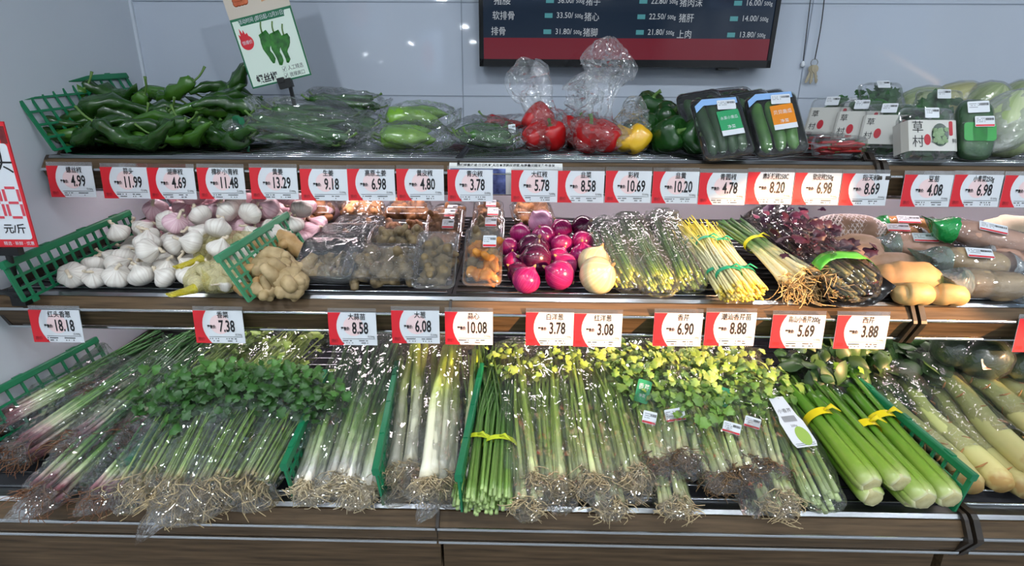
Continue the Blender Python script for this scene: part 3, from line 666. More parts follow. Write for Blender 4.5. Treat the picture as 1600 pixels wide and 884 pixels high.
o = thing('price_sticker', 'small white sticker on the bagged green peppers beside the red bell peppers', 'sticker', at(800, 201, 1.40))
sticker(o, (0, 0, 0), (1, 0, .1), (0, .3, 1), .018, .022, red=False, name='paper')
# bell peppers in tall twisted bags
def tall_bag(label, px, py, Yd, m, nb, r, top, seed, w=.06, wt=.055, name='bagged_bell_peppers', neck=.032):
    o = thing(name, label, 'bag of bell peppers', deck('top', at(px, py, Yd).x, Yd)); hz = top
    for k in range(nb):
        q = thing('x', '', 'x'); bell(q, r * (.95 + .1 * rnd.random()), m)
        M = Matrix.Translation((((k % 2) - .5) * r * 1.1 if nb > 1 else 0, (.02 if k > 1 else -.01) + jit(.005), r + (k // 2) * r * 1.1 + .002)) @ Euler((jit(.9) + .5, jit(.6), jit(3))).to_matrix().to_4x4()
        body, st_ = sorted(q.children, key=lambda c: c.name)
        for c in (body, st_): c.data.transform(M)
        body.parent = o; body.name = 'bell_pepper'; st_.parent = body; bpy.data.objects.remove(q)
    P = [(0, 0, .001), (0, 0, .02), (0, 0, .065), (hz[0] * .25, .0, .1), (hz[0] * .6, .01, lerp(.1, hz[1], .45)), (hz[0] * .9, .015, hz[1] * .75), (hz[0], .015, hz[1] * .9), (hz[0] * 1.15, .01, hz[1])]
    b = MB(); hull(b, P, [w * .6, w * .95, w * 1.0, neck, wt * .75, wt, wt * .7, wt * .12], [w * .4, w * .7, w * .75, neck * .5, .016, .009, .006, .003], 40, 30, amp=.5, sc=30, up=(0, 1, 0), seed=seed, floor=.0005)
    obj('plastic_bag', b, FILM, o); return o
tall_bag('clear twisted bag of red bell peppers, its limp top leaning left', 850, 235, 1.40, REDP, 3, .036, (-.055, .225), 11, w=.062)
tall_bag('clear bag of red bell peppers with its film standing highest, against the screen', 930, 240, 1.36, REDP, 2, .038, (.02, .27), 12, w=.064, wt=.068)
tall_bag('clear bag of yellow bell peppers beside the loose green bell peppers', 980, 240, 1.37, YELP, 2, .031, (.015, .12), 13, w=.048, wt=.04, neck=.03)
tall_bag('clear bag of red bell peppers mostly hidden behind two fuller red pepper bags', 902, 215, 1.49, REDP, 2, .036, (.01, .19), 14, w=.06)
# loose green bell peppers
BL = 'loose dark green bell pepper heaped right of the yellow bagged peppers'
for i, (px, py, Yd, r, rot) in enumerate(((1012, 172, 1.55, .043, (.4, .3, 0)), (1040, 190, 1.47, .043, (.7, -.2, 1)), (1003, 205, 1.44, .042, (.9, .4, 2)), (1042, 222, 1.37, .044, (1.2, .3, .5)), (1084, 228, 1.36, .044, (1.3, -1.0, .4)), (992, 232, 1.42, .04, (1.2, 0, 0)), (1060, 205, 1.50, .04, (.3, .2, 1)), (1025, 215, 1.50, .04, (.3, 0, 2)), (1020, 225, 1.56, .042, (.2, 0, 1)))):
    z_ = at(px, py, Yd); o = thing('green_bell_pepper', BL, 'bell pepper', z_, rot, 'loose green bell peppers'); bell(o, r, BELL)
# black trays of cucumbers and small squash, film wrapped, leaning
CUC = mat('dark green cucumber skin', '#12300f', '#25521c', scale=14, rough=.35, coat=.2, bump=.25, bscale=70)
CUCP = mat('pale green squash skin', '#2f5a22', '#5f9440', scale=14, rough=.35, coat=.2)
WRAP = film('taut shrink wrap', rough=.05, haze=.02, scale=16, bump=.35, blend=.3)
BLUEP = mat('pale blue print', '#8fb8ea', rough=.4); GRNP = mat('green print', '#2f9a62', rough=.4); ORGP = mat('orange print', '#e58a1c', rough=.4)
def leaning_tray(label, px, py, Yd, rz, back, lab, n=4, m=CUC, L=.165, W=.112, ip=.2, name='wrapped_cucumber_tray', cat='packed vegetables'):
    o = thing(name, label, cat, at(px, py, Yd), (Matrix.Rotation(rz, 3, 'Z') @ Matrix.Rotation(back, 3, 'X') @ Matrix.Rotation(ip, 3, 'Z')).to_euler())
    t_ = MB(); H = .028
    loft(t_, [(W * .86, L * .88, .014, 0), (W * .98, L * .97, .016, H * .9), (W * 1.04, L * 1.03, .018, H), (W * 1.03, L * 1.02, .018, H - .002), (W * .9, L * .92, .014, .004)], True, True); obj('tray', t_, TRAYB, o)
    for k in range(n):
        b = MB(); x = W * .8 * ((k + .5) / n - .5); b.tube(spl([(x, -L * .43, .022), (x + jit(.004), -L * .2, .026), (x + jit(.004), L * .2, .026), (x, L * .42, .022)], 9), [.004, .012, .0135, .014, .014, .014, .0135, .012, .005], 12, nz=.0012, nsc=90); obj('cucumber', b, m, o)
    b = MB(); loft(b, [(W * 1.05, L * 1.04, .018, H * .6), (W * 1.06, L * 1.05, .018, H + .001), (W * .9, L * .9, .02, .041), (W * .6, L * .6, .02, .0425)], False, True); obj('shrink_wrap', b, WRAP, o)
    if lab:
        col, txt, y0 = lab
        b = MB(); b.prism([(-W * .48, -.005), (-W * .3, .012), (W * .4, .006), (W * .4, .022), (-W * .3, .03), (-W * .48, .014)], (1, 0, 0), (0, 1, 0), (0, y0 + .022, .0432), (0, 0, .0005)); obj('blue_band', b, BLUEP, o)
        veg_label(o, (W * .14, y0 - .022, .0438), (1, 0, 0), (0, 1, 0), .05, .066, col, txt)
        b = MB(); b.box((W * .14, y0 - .05, .0445), (.05, .014, .0005)); obj('label_foot', b, PAPER, o)
        sticker(o, (W * .16, y0 + .026, .0448), (1, -.12, 0), (.12, 1, 0), .042, .026, red=False)
    return o
leaning_tray('film-wrapped black tray of cucumbers with green and white label, front of its stack', 1122, 212, 1.325, -.12, .95, (GRNP, '水果小黄瓜', .02))
leaning_tray('film-wrapped black tray of small gourds with orange label near the chili boxes', 1206, 213, 1.335, -.26, .95, (ORGP, '贝贝南瓜', .03), 3, CUCP)
leaning_tray('film-wrapped black cucumber tray leaning behind the green labelled one, left end showing', 1096, 206, 1.41, .05, 1.0, None, 3)
leaning_tray('film-wrapped black cucumber tray leaning between the green and orange labelled ones', 1166, 208, 1.40, -.15, 1.0, None, 4)
leaning_tray('film-wrapped black cucumber tray lying at the back with white sticker on top', 1150, 178, 1.50, -.1, .5, None, 4)
leaning_tray('black gourd tray leaning behind the orange labelled tray', 1192, 206, 1.44, -.2, 1.0, None, 3, CUCP)
# red chilies in clear boxes
RCH = mat('small red chili skin', '#b3121a', '#d42a22', scale=20, rough=.25, coat=.4)
def chili_box(label, px, py, Yd, rz):
    p = at(px, py, Yd); p.z = deck('top', 0, Yd, .002).z; o = thing('boxed_red_chilies', label, 'boxed vegetables', p, (radians(4), 0, rz)); lidbox(o, .115, .075, .05)
    for k in range(34):
        b = MB(); a = jit(.5) + (0 if rnd.random() < .5 else pi); c = V((jit(.034), jit(.022), .008 + rnd.random() * .028)); d = V((cos(a), sin(a), jit(.2)))
        b.tube([c - d * .02, c - d * .012, c + d * .008, c + d * .022], [.0022, .0038, .0034, .0008], 6); q = obj('chili', b, RCH, o)
        b = MB(); b.tube([c - d * .02, c - d * .03 + V((0, 0, .002))], [.0014, .001], 5); obj('stem', b, GPS, q)
chili_box('clear plastic box of small red chilies at the shelf edge', 1306, 246, 1.34, -.08)
chili_box('clear plastic box of small red chilies behind the front chili box', 1278, 236, 1.44, -.05)
# herb boxes with paper sleeves
HERB = mat('fresh herb leaf', '#1f4a22', '#3c7038', scale=40, rough=.5)
SLV = mat('silvery paper sleeve', '#c4c3bc', '#cfcec7', scale=3, rough=.35)
def herb_box(label, px, py, Yd, rz, back=1.15, sleeve=True, fancy=False, w=.105, h=.13, zadd=0):
    p = at(px, py, Yd); o = thing('boxed_herbs', label, 'boxed herbs', p, (back, 0, rz)); lidbox(o, w, h, .048)
    b = MB()
    for k in range(70):
        leaf(b, (jit(w * .32), jit(h * .36), .01 + rnd.random() * .024), (jit(1), jit(1), jit(.4)), (jit(.5), jit(.5), 1), .022 + rnd.random() * .012, lobes=rnd.choice((3, 5)))
    obj('herb_leaves', b, HERB, o)
    if sleeve:
        b = MB(); loft(b, [(w + .004, h * .56, .004, 0)], False, False); b = MB(); hw = w / 2 + .002
        P = [(-hw, .004), (-hw, .03), (-hw * .9, .047), (-hw * .8, .0495), (hw * .8, .0495), (hw * .9, .047), (hw, .03), (hw, .004), (hw * .9, -.001), (-hw * .9, -.001)]
        I0 = [b.vert((x, -h * .36, z)) for x, z in P]; I1 = [b.vert((x, h * .22, z)) for x, z in P]
        for k in range(len(P)): b.face((I0[k], I0[(k + 1) % len(P)], I1[(k + 1) % len(P)], I1[k]), True)
        s = obj('paper_sleeve', b, SLV, o); b = MB(); G = lambda x, y: Matrix.Translation((x, y, .0502))
        text_mb(b, '草', .03 if fancy else .02, G(-w * .3, h * .07), .9); obj('brush_lettering', b, INK, s); b = MB(); text_mb(b, '村', .03 if fancy else .02, G(-w * .3, -h * .2), .9); obj('brush_lettering', b, INK, s); b = MB()
        text_mb(b, '鲜', .012, G(w * .4, -h * .18), .9); obj('small_lettering', b, INK, s)
        b = MB(); c = [(-w * .12 + cos(k * pi / 8) * .0075, -h * .15 + sin(k * pi / 8) * .013) for k in range(16)]; b.poly([(x, y, .0503) for x, y in c]); obj('red_seal', b, mat('seal red', '#b5182a', rough=.5), s); b = MB(); b.prism(rrect(.008, .034, .003, 2), (1, 0, 0), (0, 1, 0), (w * .34, h * .06, .0501), (0, 0, .0003)); obj('red_strip', b, mat('seal red', '#b5182a'), s)
        if fancy:
            b = MB(); c = [(w * .13 + cos(k * pi / 12) * .019, -h * .06 + sin(k * pi / 12) * .027) for k in range(24)]; b.poly([(x, y, .0502) for x, y in c]); obj('window', b, mat('dark sleeve window', '#33443a', rough=.2), s)
            b = MB()
            for k in range(26): leaf(b, (w * .13 + jit(.010), -h * .06 + jit(.016), .0508), (jit(1), jit(1), .1), (0, 0, 1), .011, cup=.05)
            obj('window_leaves', b, mat('pale herb leaf', '#6f8f62', '#9ab08a', scale=60, rough=.5), s)
    sticker(o, (w * .0, h * .36, .0492 - .001), (1, 0, 0), (0, 1, 0), .032, .024, red=False)
    return o
herb_box('clear herb box with a printed silvery sleeve and round window, frontmost of its group', 1432, 222, 1.31, -.02, 1.2, True, True, .115, .125)
herb_box('herb box with silvery sleeve directly behind the chili boxes, dark stems poking out', 1298, 196, 1.50, -.75, 1.15)
herb_box('herb box in silvery sleeve, middle of the angled three', 1342, 203, 1.44, -.7, 1.15)
herb_box('herb box in silvery sleeve, nearest the front sleeved box', 1382, 213, 1.39, -.65, 1.15)
herb_box('clear herb box without sleeve lying behind the angled sleeved boxes', 1370, 172, 1.55, -.1, .9, False)
herb_box('clear herb box without sleeve standing behind the front sleeved box', 1455, 186, 1.46, -.1, 1.2, False)
herb_box('herb box in silvery sleeve tucked between the two angled boxes', 1322, 200, 1.52, -.7, 1.1)
# tall green packet
o = thing('packed_greens', 'rounded clear pack of greens with bright green printed film and two stickers', 'packed vegetables', at(1510, 224, 1.33), (1.15, 0, -.18))
b = MB(); loft(b, [(.06, .13, .02, 0), (.072, .15, .026, .02), (.06, .13, .03, .034), (.03, .08, .014, .037)]); obj('tray', b, HERB, o)
b = MB(); loft(b, [(.064, .134, .024, -.001), (.076, .154, .028, .02), (.064, .134, .03, .036), (.03, .08, .014, .039)]); obj('film', b, WRAP, o)
b = MB(); loft(b, [(.066, .045, .008, .0385), (.066, .045, .008, .039)]); b.v = [(x, y - .012, z) for x, y, z in b.v]; q = obj('printed_band', b, mat('bright green print', '#1f9a3a', rough=.35), o)
sticker(o, (-.004, .048, .0405), (1, .06, 0), (-.06, 1, 0), .045, .028, red=False); sticker(o, (.008, .012, .0412), (1, .03, 0), (-.03, 1, 0), .04, .026)
# wrapped cabbages
CAB = stripy('napa cabbage leaf', '#7d9a48', '#a3b76a', '#d0d69c', 5, .5); CABY = stripy('yellowish cabbage leaf', '#a8a838', '#c6c260', '#dedaa0', 5, .5)
for i, (px, py, Yd, r, L, rot, m, lab) in enumerate((
        (1530, 172, 1.55, .055, .10, (.5, .25, 0), CAB, 'film-wrapped napa cabbage, pale green, standing right of the herb boxes'), (1585, 165, 1.60, .05, .09, (.4, -.2, 0), CAB, 'film-wrapped napa cabbage behind its neighbours against the wall panel'),
        (1600, 190, 1.46, .058, .10, (.6, -.4, .3), CAB, 'film-wrapped napa cabbage cut off by the right picture edge'), (1480, 160, 1.62, .05, .09, (.3, 1.2, 0), CABY, 'yellowish wrapped cabbage lying behind the green packet'),
        (1432, 163, 1.62, .045, .08, (.3, 1.3, 0), CAB, 'wrapped green cabbage behind the sleeved herb boxes'))):
    o = thing('wrapped_cabbage', lab, 'cabbage', at(px, py, Yd), rot)
    prof = [(.25, -1), (.6, -.92), (.88, -.6), (1, -.15), (.96, .3), (.8, .68), (.5, .92), (.15, 1.02)]
    b = MB(); b.lathe([(q * r, z * L * .75) for q, z in prof], 28, fn=lambda q, z, a: (q * (1 + .07 * sin(3 * a + z * 40) + .05 * sin(7 * a - z * 30)), z)); obj('head', b, m, o)
    b = MB(); b.lathe([(q * r * 1.07 + .002, z * L * .79) for q, z in prof], 30, fn=lambda q, z, a: (q * (1 + .03 * noise.noise(V((cos(a) * 3, sin(a) * 3, z * 30)))), z)); obj('film', b, film('milky stretch film', rough=.12, haze=.12, scale=20, bump=.5, blend=.35), o)
o = thing('bagged_cabbage', 'big frosted bag of pale cabbage at the shelf edge beside the green packet', 'cabbage', deck('top', at(1575, 240, 1.36).x, 1.37))
b = MB(); b.lathe([(q * .075, z * .085) for q, z in prof], 28, c=(0, 0, .075), M=Euler((0, 1.1, .2)).to_matrix(), fn=lambda q, z, a: (q * (1 + .06 * sin(4 * a + z * 40)), z)); obj('head', b, stripy('pale cabbage leaf', '#a3b87a', '#bfce9c', '#d9e0bc', 5, .5), o)
b = MB(); hull(b, [(-.13, -.03, .006), (-.09, -.02, .03), (-.03, 0, .065), (.04, 0, .08), (.1, 0, .085), (.14, 0, .06)], [.05, .07, .08, .09, .09, .06], [.005, .03, .07, .085, .085, .05], 34, 30, amp=.12, floor=.0005, seed=21); obj('plastic_bag', b, film('frosted bag film', rough=.16, haze=.22, scale=26, bump=.9, blend=.4), o)
# ================================================================== MIDDLE TIER
YB_ = WY - .05
divider_px('green mesh divider on the left of the garlic heap', 'mid', (205, 334), (12, 416), .085, -.15)
divider_px('pale green mesh divider between the netted garlic and the loose ginger', 'mid', (450, 337), (345, 405), .1, -.45, mat('pale green plastic', '#3f8a62', '#4a946c', scale=8, rough=.4), .022)
# garlic heap
gp = []
for k in range(10):
    m = GARP if k % 2 else GAR; o = thing('garlic_bulb', '', 'garlic', group='loose garlic bulbs'); garlic(o, .0245 + .0012 * (k % 5), m); gp.append((o, m, .0245 + .0012 * (k % 5)))
GI = []
yy = 1.09; row = 0
while yy < 1.56:
    xl, xr = lerp(-.985, -.93, (yy - 1.1) / .45), lerp(-.60, -.60, (yy - 1.1) / .45); xx = xl + (row % 2) * .024 + jit(.006)
    while xx < xr:
        GI.append((xx, yy + jit(.008), .024)); xx += .048 + jit(.005)
    yy += .045; row += 1
for k in range(96):
    y_ = 1.16 + .38 * rnd.random() ** .8; GI.append((lerp(-.93, -.62, rnd.random()), y_, .06 + .012 * rnd.random()))
for k in range(24):
    y_ = 1.36 + .18 * rnd.random(); GI.append((lerp(-.86, -.64, rnd.random()), y_, .098))
pink = []; its = []
for x_, y_, h_ in GI:
    pk = rnd.random() < (y_ - 1.22) * 6 - (.2 if x_ > -.66 else 0); c = [g for g in gp if (g[1] is GARP) == pk][rnd.randrange(5)]; pink.append(c)
    its.append((deck('mid', x_, y_, h_), [(0, 0, 0)], [c[2] * 1.08]))
GP_ = relax(its, 'mid', 140, .006, xl=(-.99, -.575), yl=(1.088, 1.60), settle=.0004)
seen_ = set()
for (p, c) in zip(GP_, pink):
    a_ = Euler((jit(1.1) - .35, jit(1.0), jit(3.1)))
    pk = c[1] is GARP
    lab = 'garlic bulb painted with pink strip light, at the back of the loose heap' if pk else 'white garlic bulb in the loose garlic heap'
    g = 'pinkish loose garlic bulbs' if pk else 'white loose garlic bulbs'
    if id(c) in seen_: o = clone(c[0], p, a_, lab, g)
    else: seen_.add(id(c)); o = c[0]; o.location = p; o.rotation_euler = a_; o['label'] = lab; o['group'] = g
for c in gp:
    if id(c) not in seen_: 
        for ch in list(c[0].children): bpy.data.objects.remove(ch)
        bpy.data.objects.remove(c[0])
# yellow net bags of small garlic
NET = film('yellow plastic net', '#f2e23a', rough=.5, haze=.5, scale=60, bump=.8, blend=.2)
_n = NET.node_tree
for nd in _n.nodes:
    if nd.type == 'BSDF_DIFFUSE': nd.inputs[0].default_value = rgb('#d9cc1c')
NET2 = film('loose yellow net', '#fffcea', rough=.4, haze=.13, scale=120, bump=.8, blend=.15)
for nd in NET2.node_tree.nodes:
    if nd.type == 'BSDF_DIFFUSE': nd.inputs[0].default_value = rgb('#d9cc1c')
for lab, px, py, tx, ty, hh in (('yellow net bag of small garlic near the shelf edge, lower one of two', 340, 442, 265, 462, .03), ('yellow net bag of small garlic, upper one of two, beside the pale green divider', 352, 392, 276, 418, .055)):
    c = on('mid', px, py, hh); tl = on('mid', tx, ty, hh * .6 + .02); o = thing('netted_garlic', lab, 'bag of garlic', c)
    for k in range(8):
        q = thing('x', '', 'x'); garlic(q, .018, GAR); body, st_ = sorted(q.children, key=lambda z: z.name)
        M = Matrix.Translation((.018 * (k % 4) * 1.6 - .04, jit(.012) + .03 * (k // 4), .022 * (k // 4) * .8)) @ Euler((jit(1.5), jit(1.5), jit(3))).to_matrix().to_4x4()
        for ch in (body, st_): ch.data.transform(M)
        body.parent = o; body.name = 'garlic_bulb'; st_.parent = body; bpy.data.objects.remove(q)
    b = MB(); d = tl - c
    hull(b, [(.07, .04, .005), (.05, .03, .01), (0, .012, .008), (-.035, .0, .008), d * .55], [.012, .03, .038, .034, .012], [.01, .03, .036, .03, .010], 26, 22, amp=.12, seed=3); obj('net', b, NET2, o)
    b = MB(); hull(b, [d * .5, d * .65, d * .85, d], [.014, .010, .010, .018], [.011, .008, .006, .003], 20, 16, amp=.2, seed=4); obj('net_tail', b, NET, o)
# loose ginger
for i, (px, py, h_, L, r, d, k, m) in enumerate(((425, 388, .05, .13, .021, (1, .9, .1), 1, GIN), (470, 392, .04, .15, .022, (1, .35, .05), 1, GIN), (450, 408, .055, .12, .022, (1, .5, .12), 1, GINY), (425, 435, .03, .09, .026, (1, -.3, 0), 4, GINY), (455, 440, .032, .07, .027, (1, .4, .2), 5, GINY),
        (398, 450, .02, .08, .017, (1, .2, 0), 3, GIN), (470, 425, .03, .1, .02, (1, .6, 0), 2, GINY), (400, 418, .05, .08, .02, (.6, 1, .3), 2, GIN), (412, 452, .02, .06, .018, (1, -.2, .0), 3, GINY), (452, 455, .018, .06, .017, (1, 0, 0), 3, GINY))):
    o = thing('ginger_root', 'loose knobbly ginger root heaped between the divider and black trays', 'ginger', on('mid', px, py, h_), group='loose ginger roots'); b = MB(); knob(b, (0, 0, 0), L * .95, r * .84, d, k); obj('rhizome', b, m, o)
o = tag(obj('price_sticker', MB(), PAPER), 'x', 'x'); bpy.data.objects.remove(o)
# packs of ginger, the orange box with sunlight in its colour
def ginger_pack(label, px, py, L, W, H, back, rz, m, kind, n=7, stk=None, zup=0., Yd=None, kr=.015, frm=True):
    """shallow tray or clear box lying on / leaning off the deck, contact at the pixel"""
    p = on('mid', px, py, zup) if Yd is None else at(px, py, Yd); o = thing({'b': 'ginger_tray', 'c': 'ginger_box', 'w': 'ginger_tray'}[kind], label, 'packed ginger', p, (radians(7) + back, 0, rz))
    sp_ = .6 if kind == 'b' else .74
    if kind == 'b': tray(o, L * 1.03, W * 1.1, H * 1.25)
    elif kind == 'w': tray(o, L, W, H * .8, CLEAR)
    else: lidbox(o, L, W, H)
    for k in range(n):
        b = MB(); nx = max(1, round(L / .05)); x_ = ((k % nx) + .5) / nx - .5; y_ = ((k // nx) + .5) / max(1, math.ceil(n / nx)) - .5
        knob(b, (x_ * L * sp_ + jit(.004), y_ * W * sp_, H * (.45 if kind != 'b' else .3) + jit(.004)), min(.06, L * .45) * (1 if kind != 'b' else .75), min(kr, H * .36) * (1 if kind != 'b' else .85), None, 3); obj('rhizome', b, m if not isinstance(m, tuple) else m[k % len(m)], o)
    if kind != 'c':
        b = MB(); loft(b, [(L * 1.06, W * (1.06 if kind != 'b' else 1.15), .018, H * .6), (L * 1.08, W * (1.06 if kind != 'b' else 1.16), .018, H * (1 if kind != 'b' else 1.25) + .001), (L * .85, W * .85, .02, H + .011), (L * .5, W * .5, .02, H + .013)], False, True)
        for i, v in enumerate(b.v): b.v[i] = (v[0], v[1], v[2] + .003 * noise.noise(V(v) * 60))
        obj('shrink_wrap', b, film('crinkled stretch wrap', rough=.07, haze=.04, scale=40, bump=1.0, blend=.35), o)
    if stk: sticker(o, (stk[0] * L, stk[1] * W, H + (.004 if kind == 'c' else .014)), (1, 0, 0), (0, 1, 0), .03, .032)
    return o
ginger_pack('black tray of earthy brown ginger under film, at the shelf edge beside the loose ginger', 514, 446, .128, .10, .034, .5, -.04, GIND, 'b', 10)
ginger_pack('film-covered tray of brown ginger, widest pack at the shelf edge', 597, 447, .165, .092, .042, .45, 0, GIND, 'w', 11, kr=.019)
ginger_pack('clear upright box of knobbly brown ginger right of the widest film-covered tray', 687, 428, .092, .15, .038, .6, 0, GIND, 'c', 9, kr=.017)
ginger_pack('clear upright box with brown ginger above bright orange turmeric, red-edged sticker', 758, 426, .082, .155, .038, .6, .0, (GINO, GINO, GIND), 'c', 9, (.18, .16), kr=.018)
ginger_pack('black tray of brown ginger, second in its column behind the shelf edge tray', 528, 408, .125, .095, .03, .3, -.1, GIND, 'b', 8, zup=.012)
ginger_pack('black tray of sand ginger, third in its column', 543, 385, .125, .09, .028, .3, -.05, GINB, 'b', 7, zup=.018)
ginger_pack('black tray of sand ginger, rearmost of the black trays', 562, 367, .125, .09, .028, .2, -.05, GINB, 'b', 7, zup=.015)
ginger_pack('clear box of brown ginger right behind the widest film-covered tray', 622, 402, .145, .095, .04, .3, 0, GIND, 'c', 9, zup=.012)
ginger_pack('clear box of sand ginger, rear one of two behind the widest tray', 628, 374, .14, .095, .034, .2, 0, GINB, 'c', 9, zup=.015)
ginger_pack('clear ginger box with sticker, second in the column behind the plain upright box', 694, 386, .09, .13, .034, .5, 0, GINB, 'c', 7, (.15, .1), zup=.015)
ginger_pack('clear ginger box with sticker, third in the column behind the plain upright box', 699, 366, .09, .12, .034, .45, 0, GINB, 'c', 7, (.1, .2), zup=.015)
ginger_pack('clear ginger box with sticker, rearmost in the column behind the plain upright box', 703, 350, .09, .11, .034, .4, 0, GINB, 'c', 6, (.1, .15), zup=.015)
ginger_pack('clear ginger box with sticker, directly behind the turmeric box', 762, 386, .085, .13, .034, .5, 0, GIND, 'c', 7, (.1, .25), zup=.015)
ginger_pack('clear ginger box with sticker, third in the turmeric column', 763, 364, .085, .12, .034, .45, 0, GINB, 'c', 7, (.15, .25), zup=.02)
ginger_pack('clear ginger box with sticker, rearmost in the turmeric column', 763, 347, .085, .11, .034, .4, 0, GINB, 'c', 6, (.1, .2), zup=.015)
ginger_pack('clear clamshell of dark ginger at the far back left, under the top shelf', 490, 339, .13, .09, .045, 0, .1, GINB, 'c', 8, Yd=1.50)
ginger_pack('clear clamshell of dark ginger at the far back behind the bag of sand ginger', 562, 331, .12, .08, .045, 0, -.1, GINB, 'c', 8, Yd=1.57)
ginger_pack('clear clamshell of dark ginger at the far back, right one of its row', 640, 340, .13, .09, .045, 0, 0, GINB, 'c', 8, Yd=1.50)
ginger_pack('dark clear clamshell at the far back behind the red onions', 830, 342, .12, .09, .045, .25, .15, GINB, 'c', 8, Yd=1.52)
o = thing('bagged_ginger', 'clear bag of pale brown sand ginger standing behind the black trays', 'packed ginger', on('mid', 570, 358, .008))
for k in range(9):
    b = MB(); knob(b, (((k % 3) - 1) * .032, .0 + jit(.012), .022 + (k // 3) * .02), .05, .014, None, 3); obj('rhizome', b, mat('pale sand ginger', '#a9713f', '#d39a66', scale=40, rough=.55, bump=.3), o)
b = MB(); hull(b, [(0, 0, .0), (0, 0, .008), (0, 0, .04), (0, .005, .07), (0, .01, .085), (0, .012, .1)], [.05, .062, .066, .06, .055, .06], [.02, .03, .034, .024, .01, .004], 30, 30, amp=.2, up=(0, 1, 0), seed=31, floor=.0); obj('plastic_bag', b, FILM, o)
# onions
ON = [(846, 347, 20, 'l'), (816, 359, 17, 'p'), (874, 355, 18, 'p'), (905, 353, 20, 'd'), (850, 364, 20, 'p'), (808, 379, 16, 'p'), (836, 381, 26, 'd'), (877, 377, 18, 'p'), (907, 373, 18, 'p'), (912, 390, 21, 'p'),
      (876, 392, 18, 'p'), (806, 400, 16, 'p'), (838, 403, 26, 'd'), (880, 410, 21, 'p'), (811, 424, 18, 'd'), (821, 445, 23, 'p'), (874, 438, 25, 'p'), (922, 412, 27, 'y'), (931, 436, 30, 'y')]
its = []
for px, py, rp, k in ON:
    py += 5 + (py - 346) * .08; Yd = lerp(1.36, 1.105, (py - 346) / 105); p = at(px, py, Yd); zc = (p - CAM).dot(_F); its.append((p, [(0, 0, 0)], [rp / FPX * zc * 1.0]))
its0 = list(its)
PO = relax(its, 'mid', 60, .12)
for i, (p, (px, py, rp, k), it_) in enumerate(zip(PO, ON, its)):
    if k == 'y': lab = 'pale white onion behind the front white onion' if i == 17 else 'biggest pale white onion at the shelf edge'; g = None
    elif k == 'l': lab, g = 'pale pink onion on top of the red onion heap', None
    elif i in (15, 16): lab, g = ('red onion at the shelf edge next to the big white onion' if i == 16 else 'red onion at the shelf edge nearest the turmeric box'), None
    elif i == 12: lab, g = 'dark red onion with a peeled pale patch in mid heap', None
    elif i == 3: lab, g = 'dark red onion at the top back right of the heap', None
    else: lab, g = 'red onion in the heap behind the shelf edge onions', 'heaped red onions'
    o = thing('white_onion' if k == 'y' else 'red_onion', lab, 'onion', p, (jit(1.0) + (1.1 if i in (12, 16) else 0), jit(.9), jit(3)), g); onion(o, it_[2][0] * .985, {'y': ONIY, 'l': ONIL, 'd': ONID, 'p': ONI}[k])
    if i == 12:
        b = MB()
        for j in range(1): b.grid(lambda u, v: V((sin(.55 * u) * cos(2 * pi * v), sin(.55 * u) * sin(2 * pi * v), cos(.55 * u))) * it_[2][0] * 1.012 * (1 if u > .02 else 1), 6, 18)
        q = obj('peeled_patch', b, mat('peeled onion flesh', '#e0b9b4', '#efd8d2', scale=40, rough=.4), o); q.rotation_euler = (1.2, .3, 0)
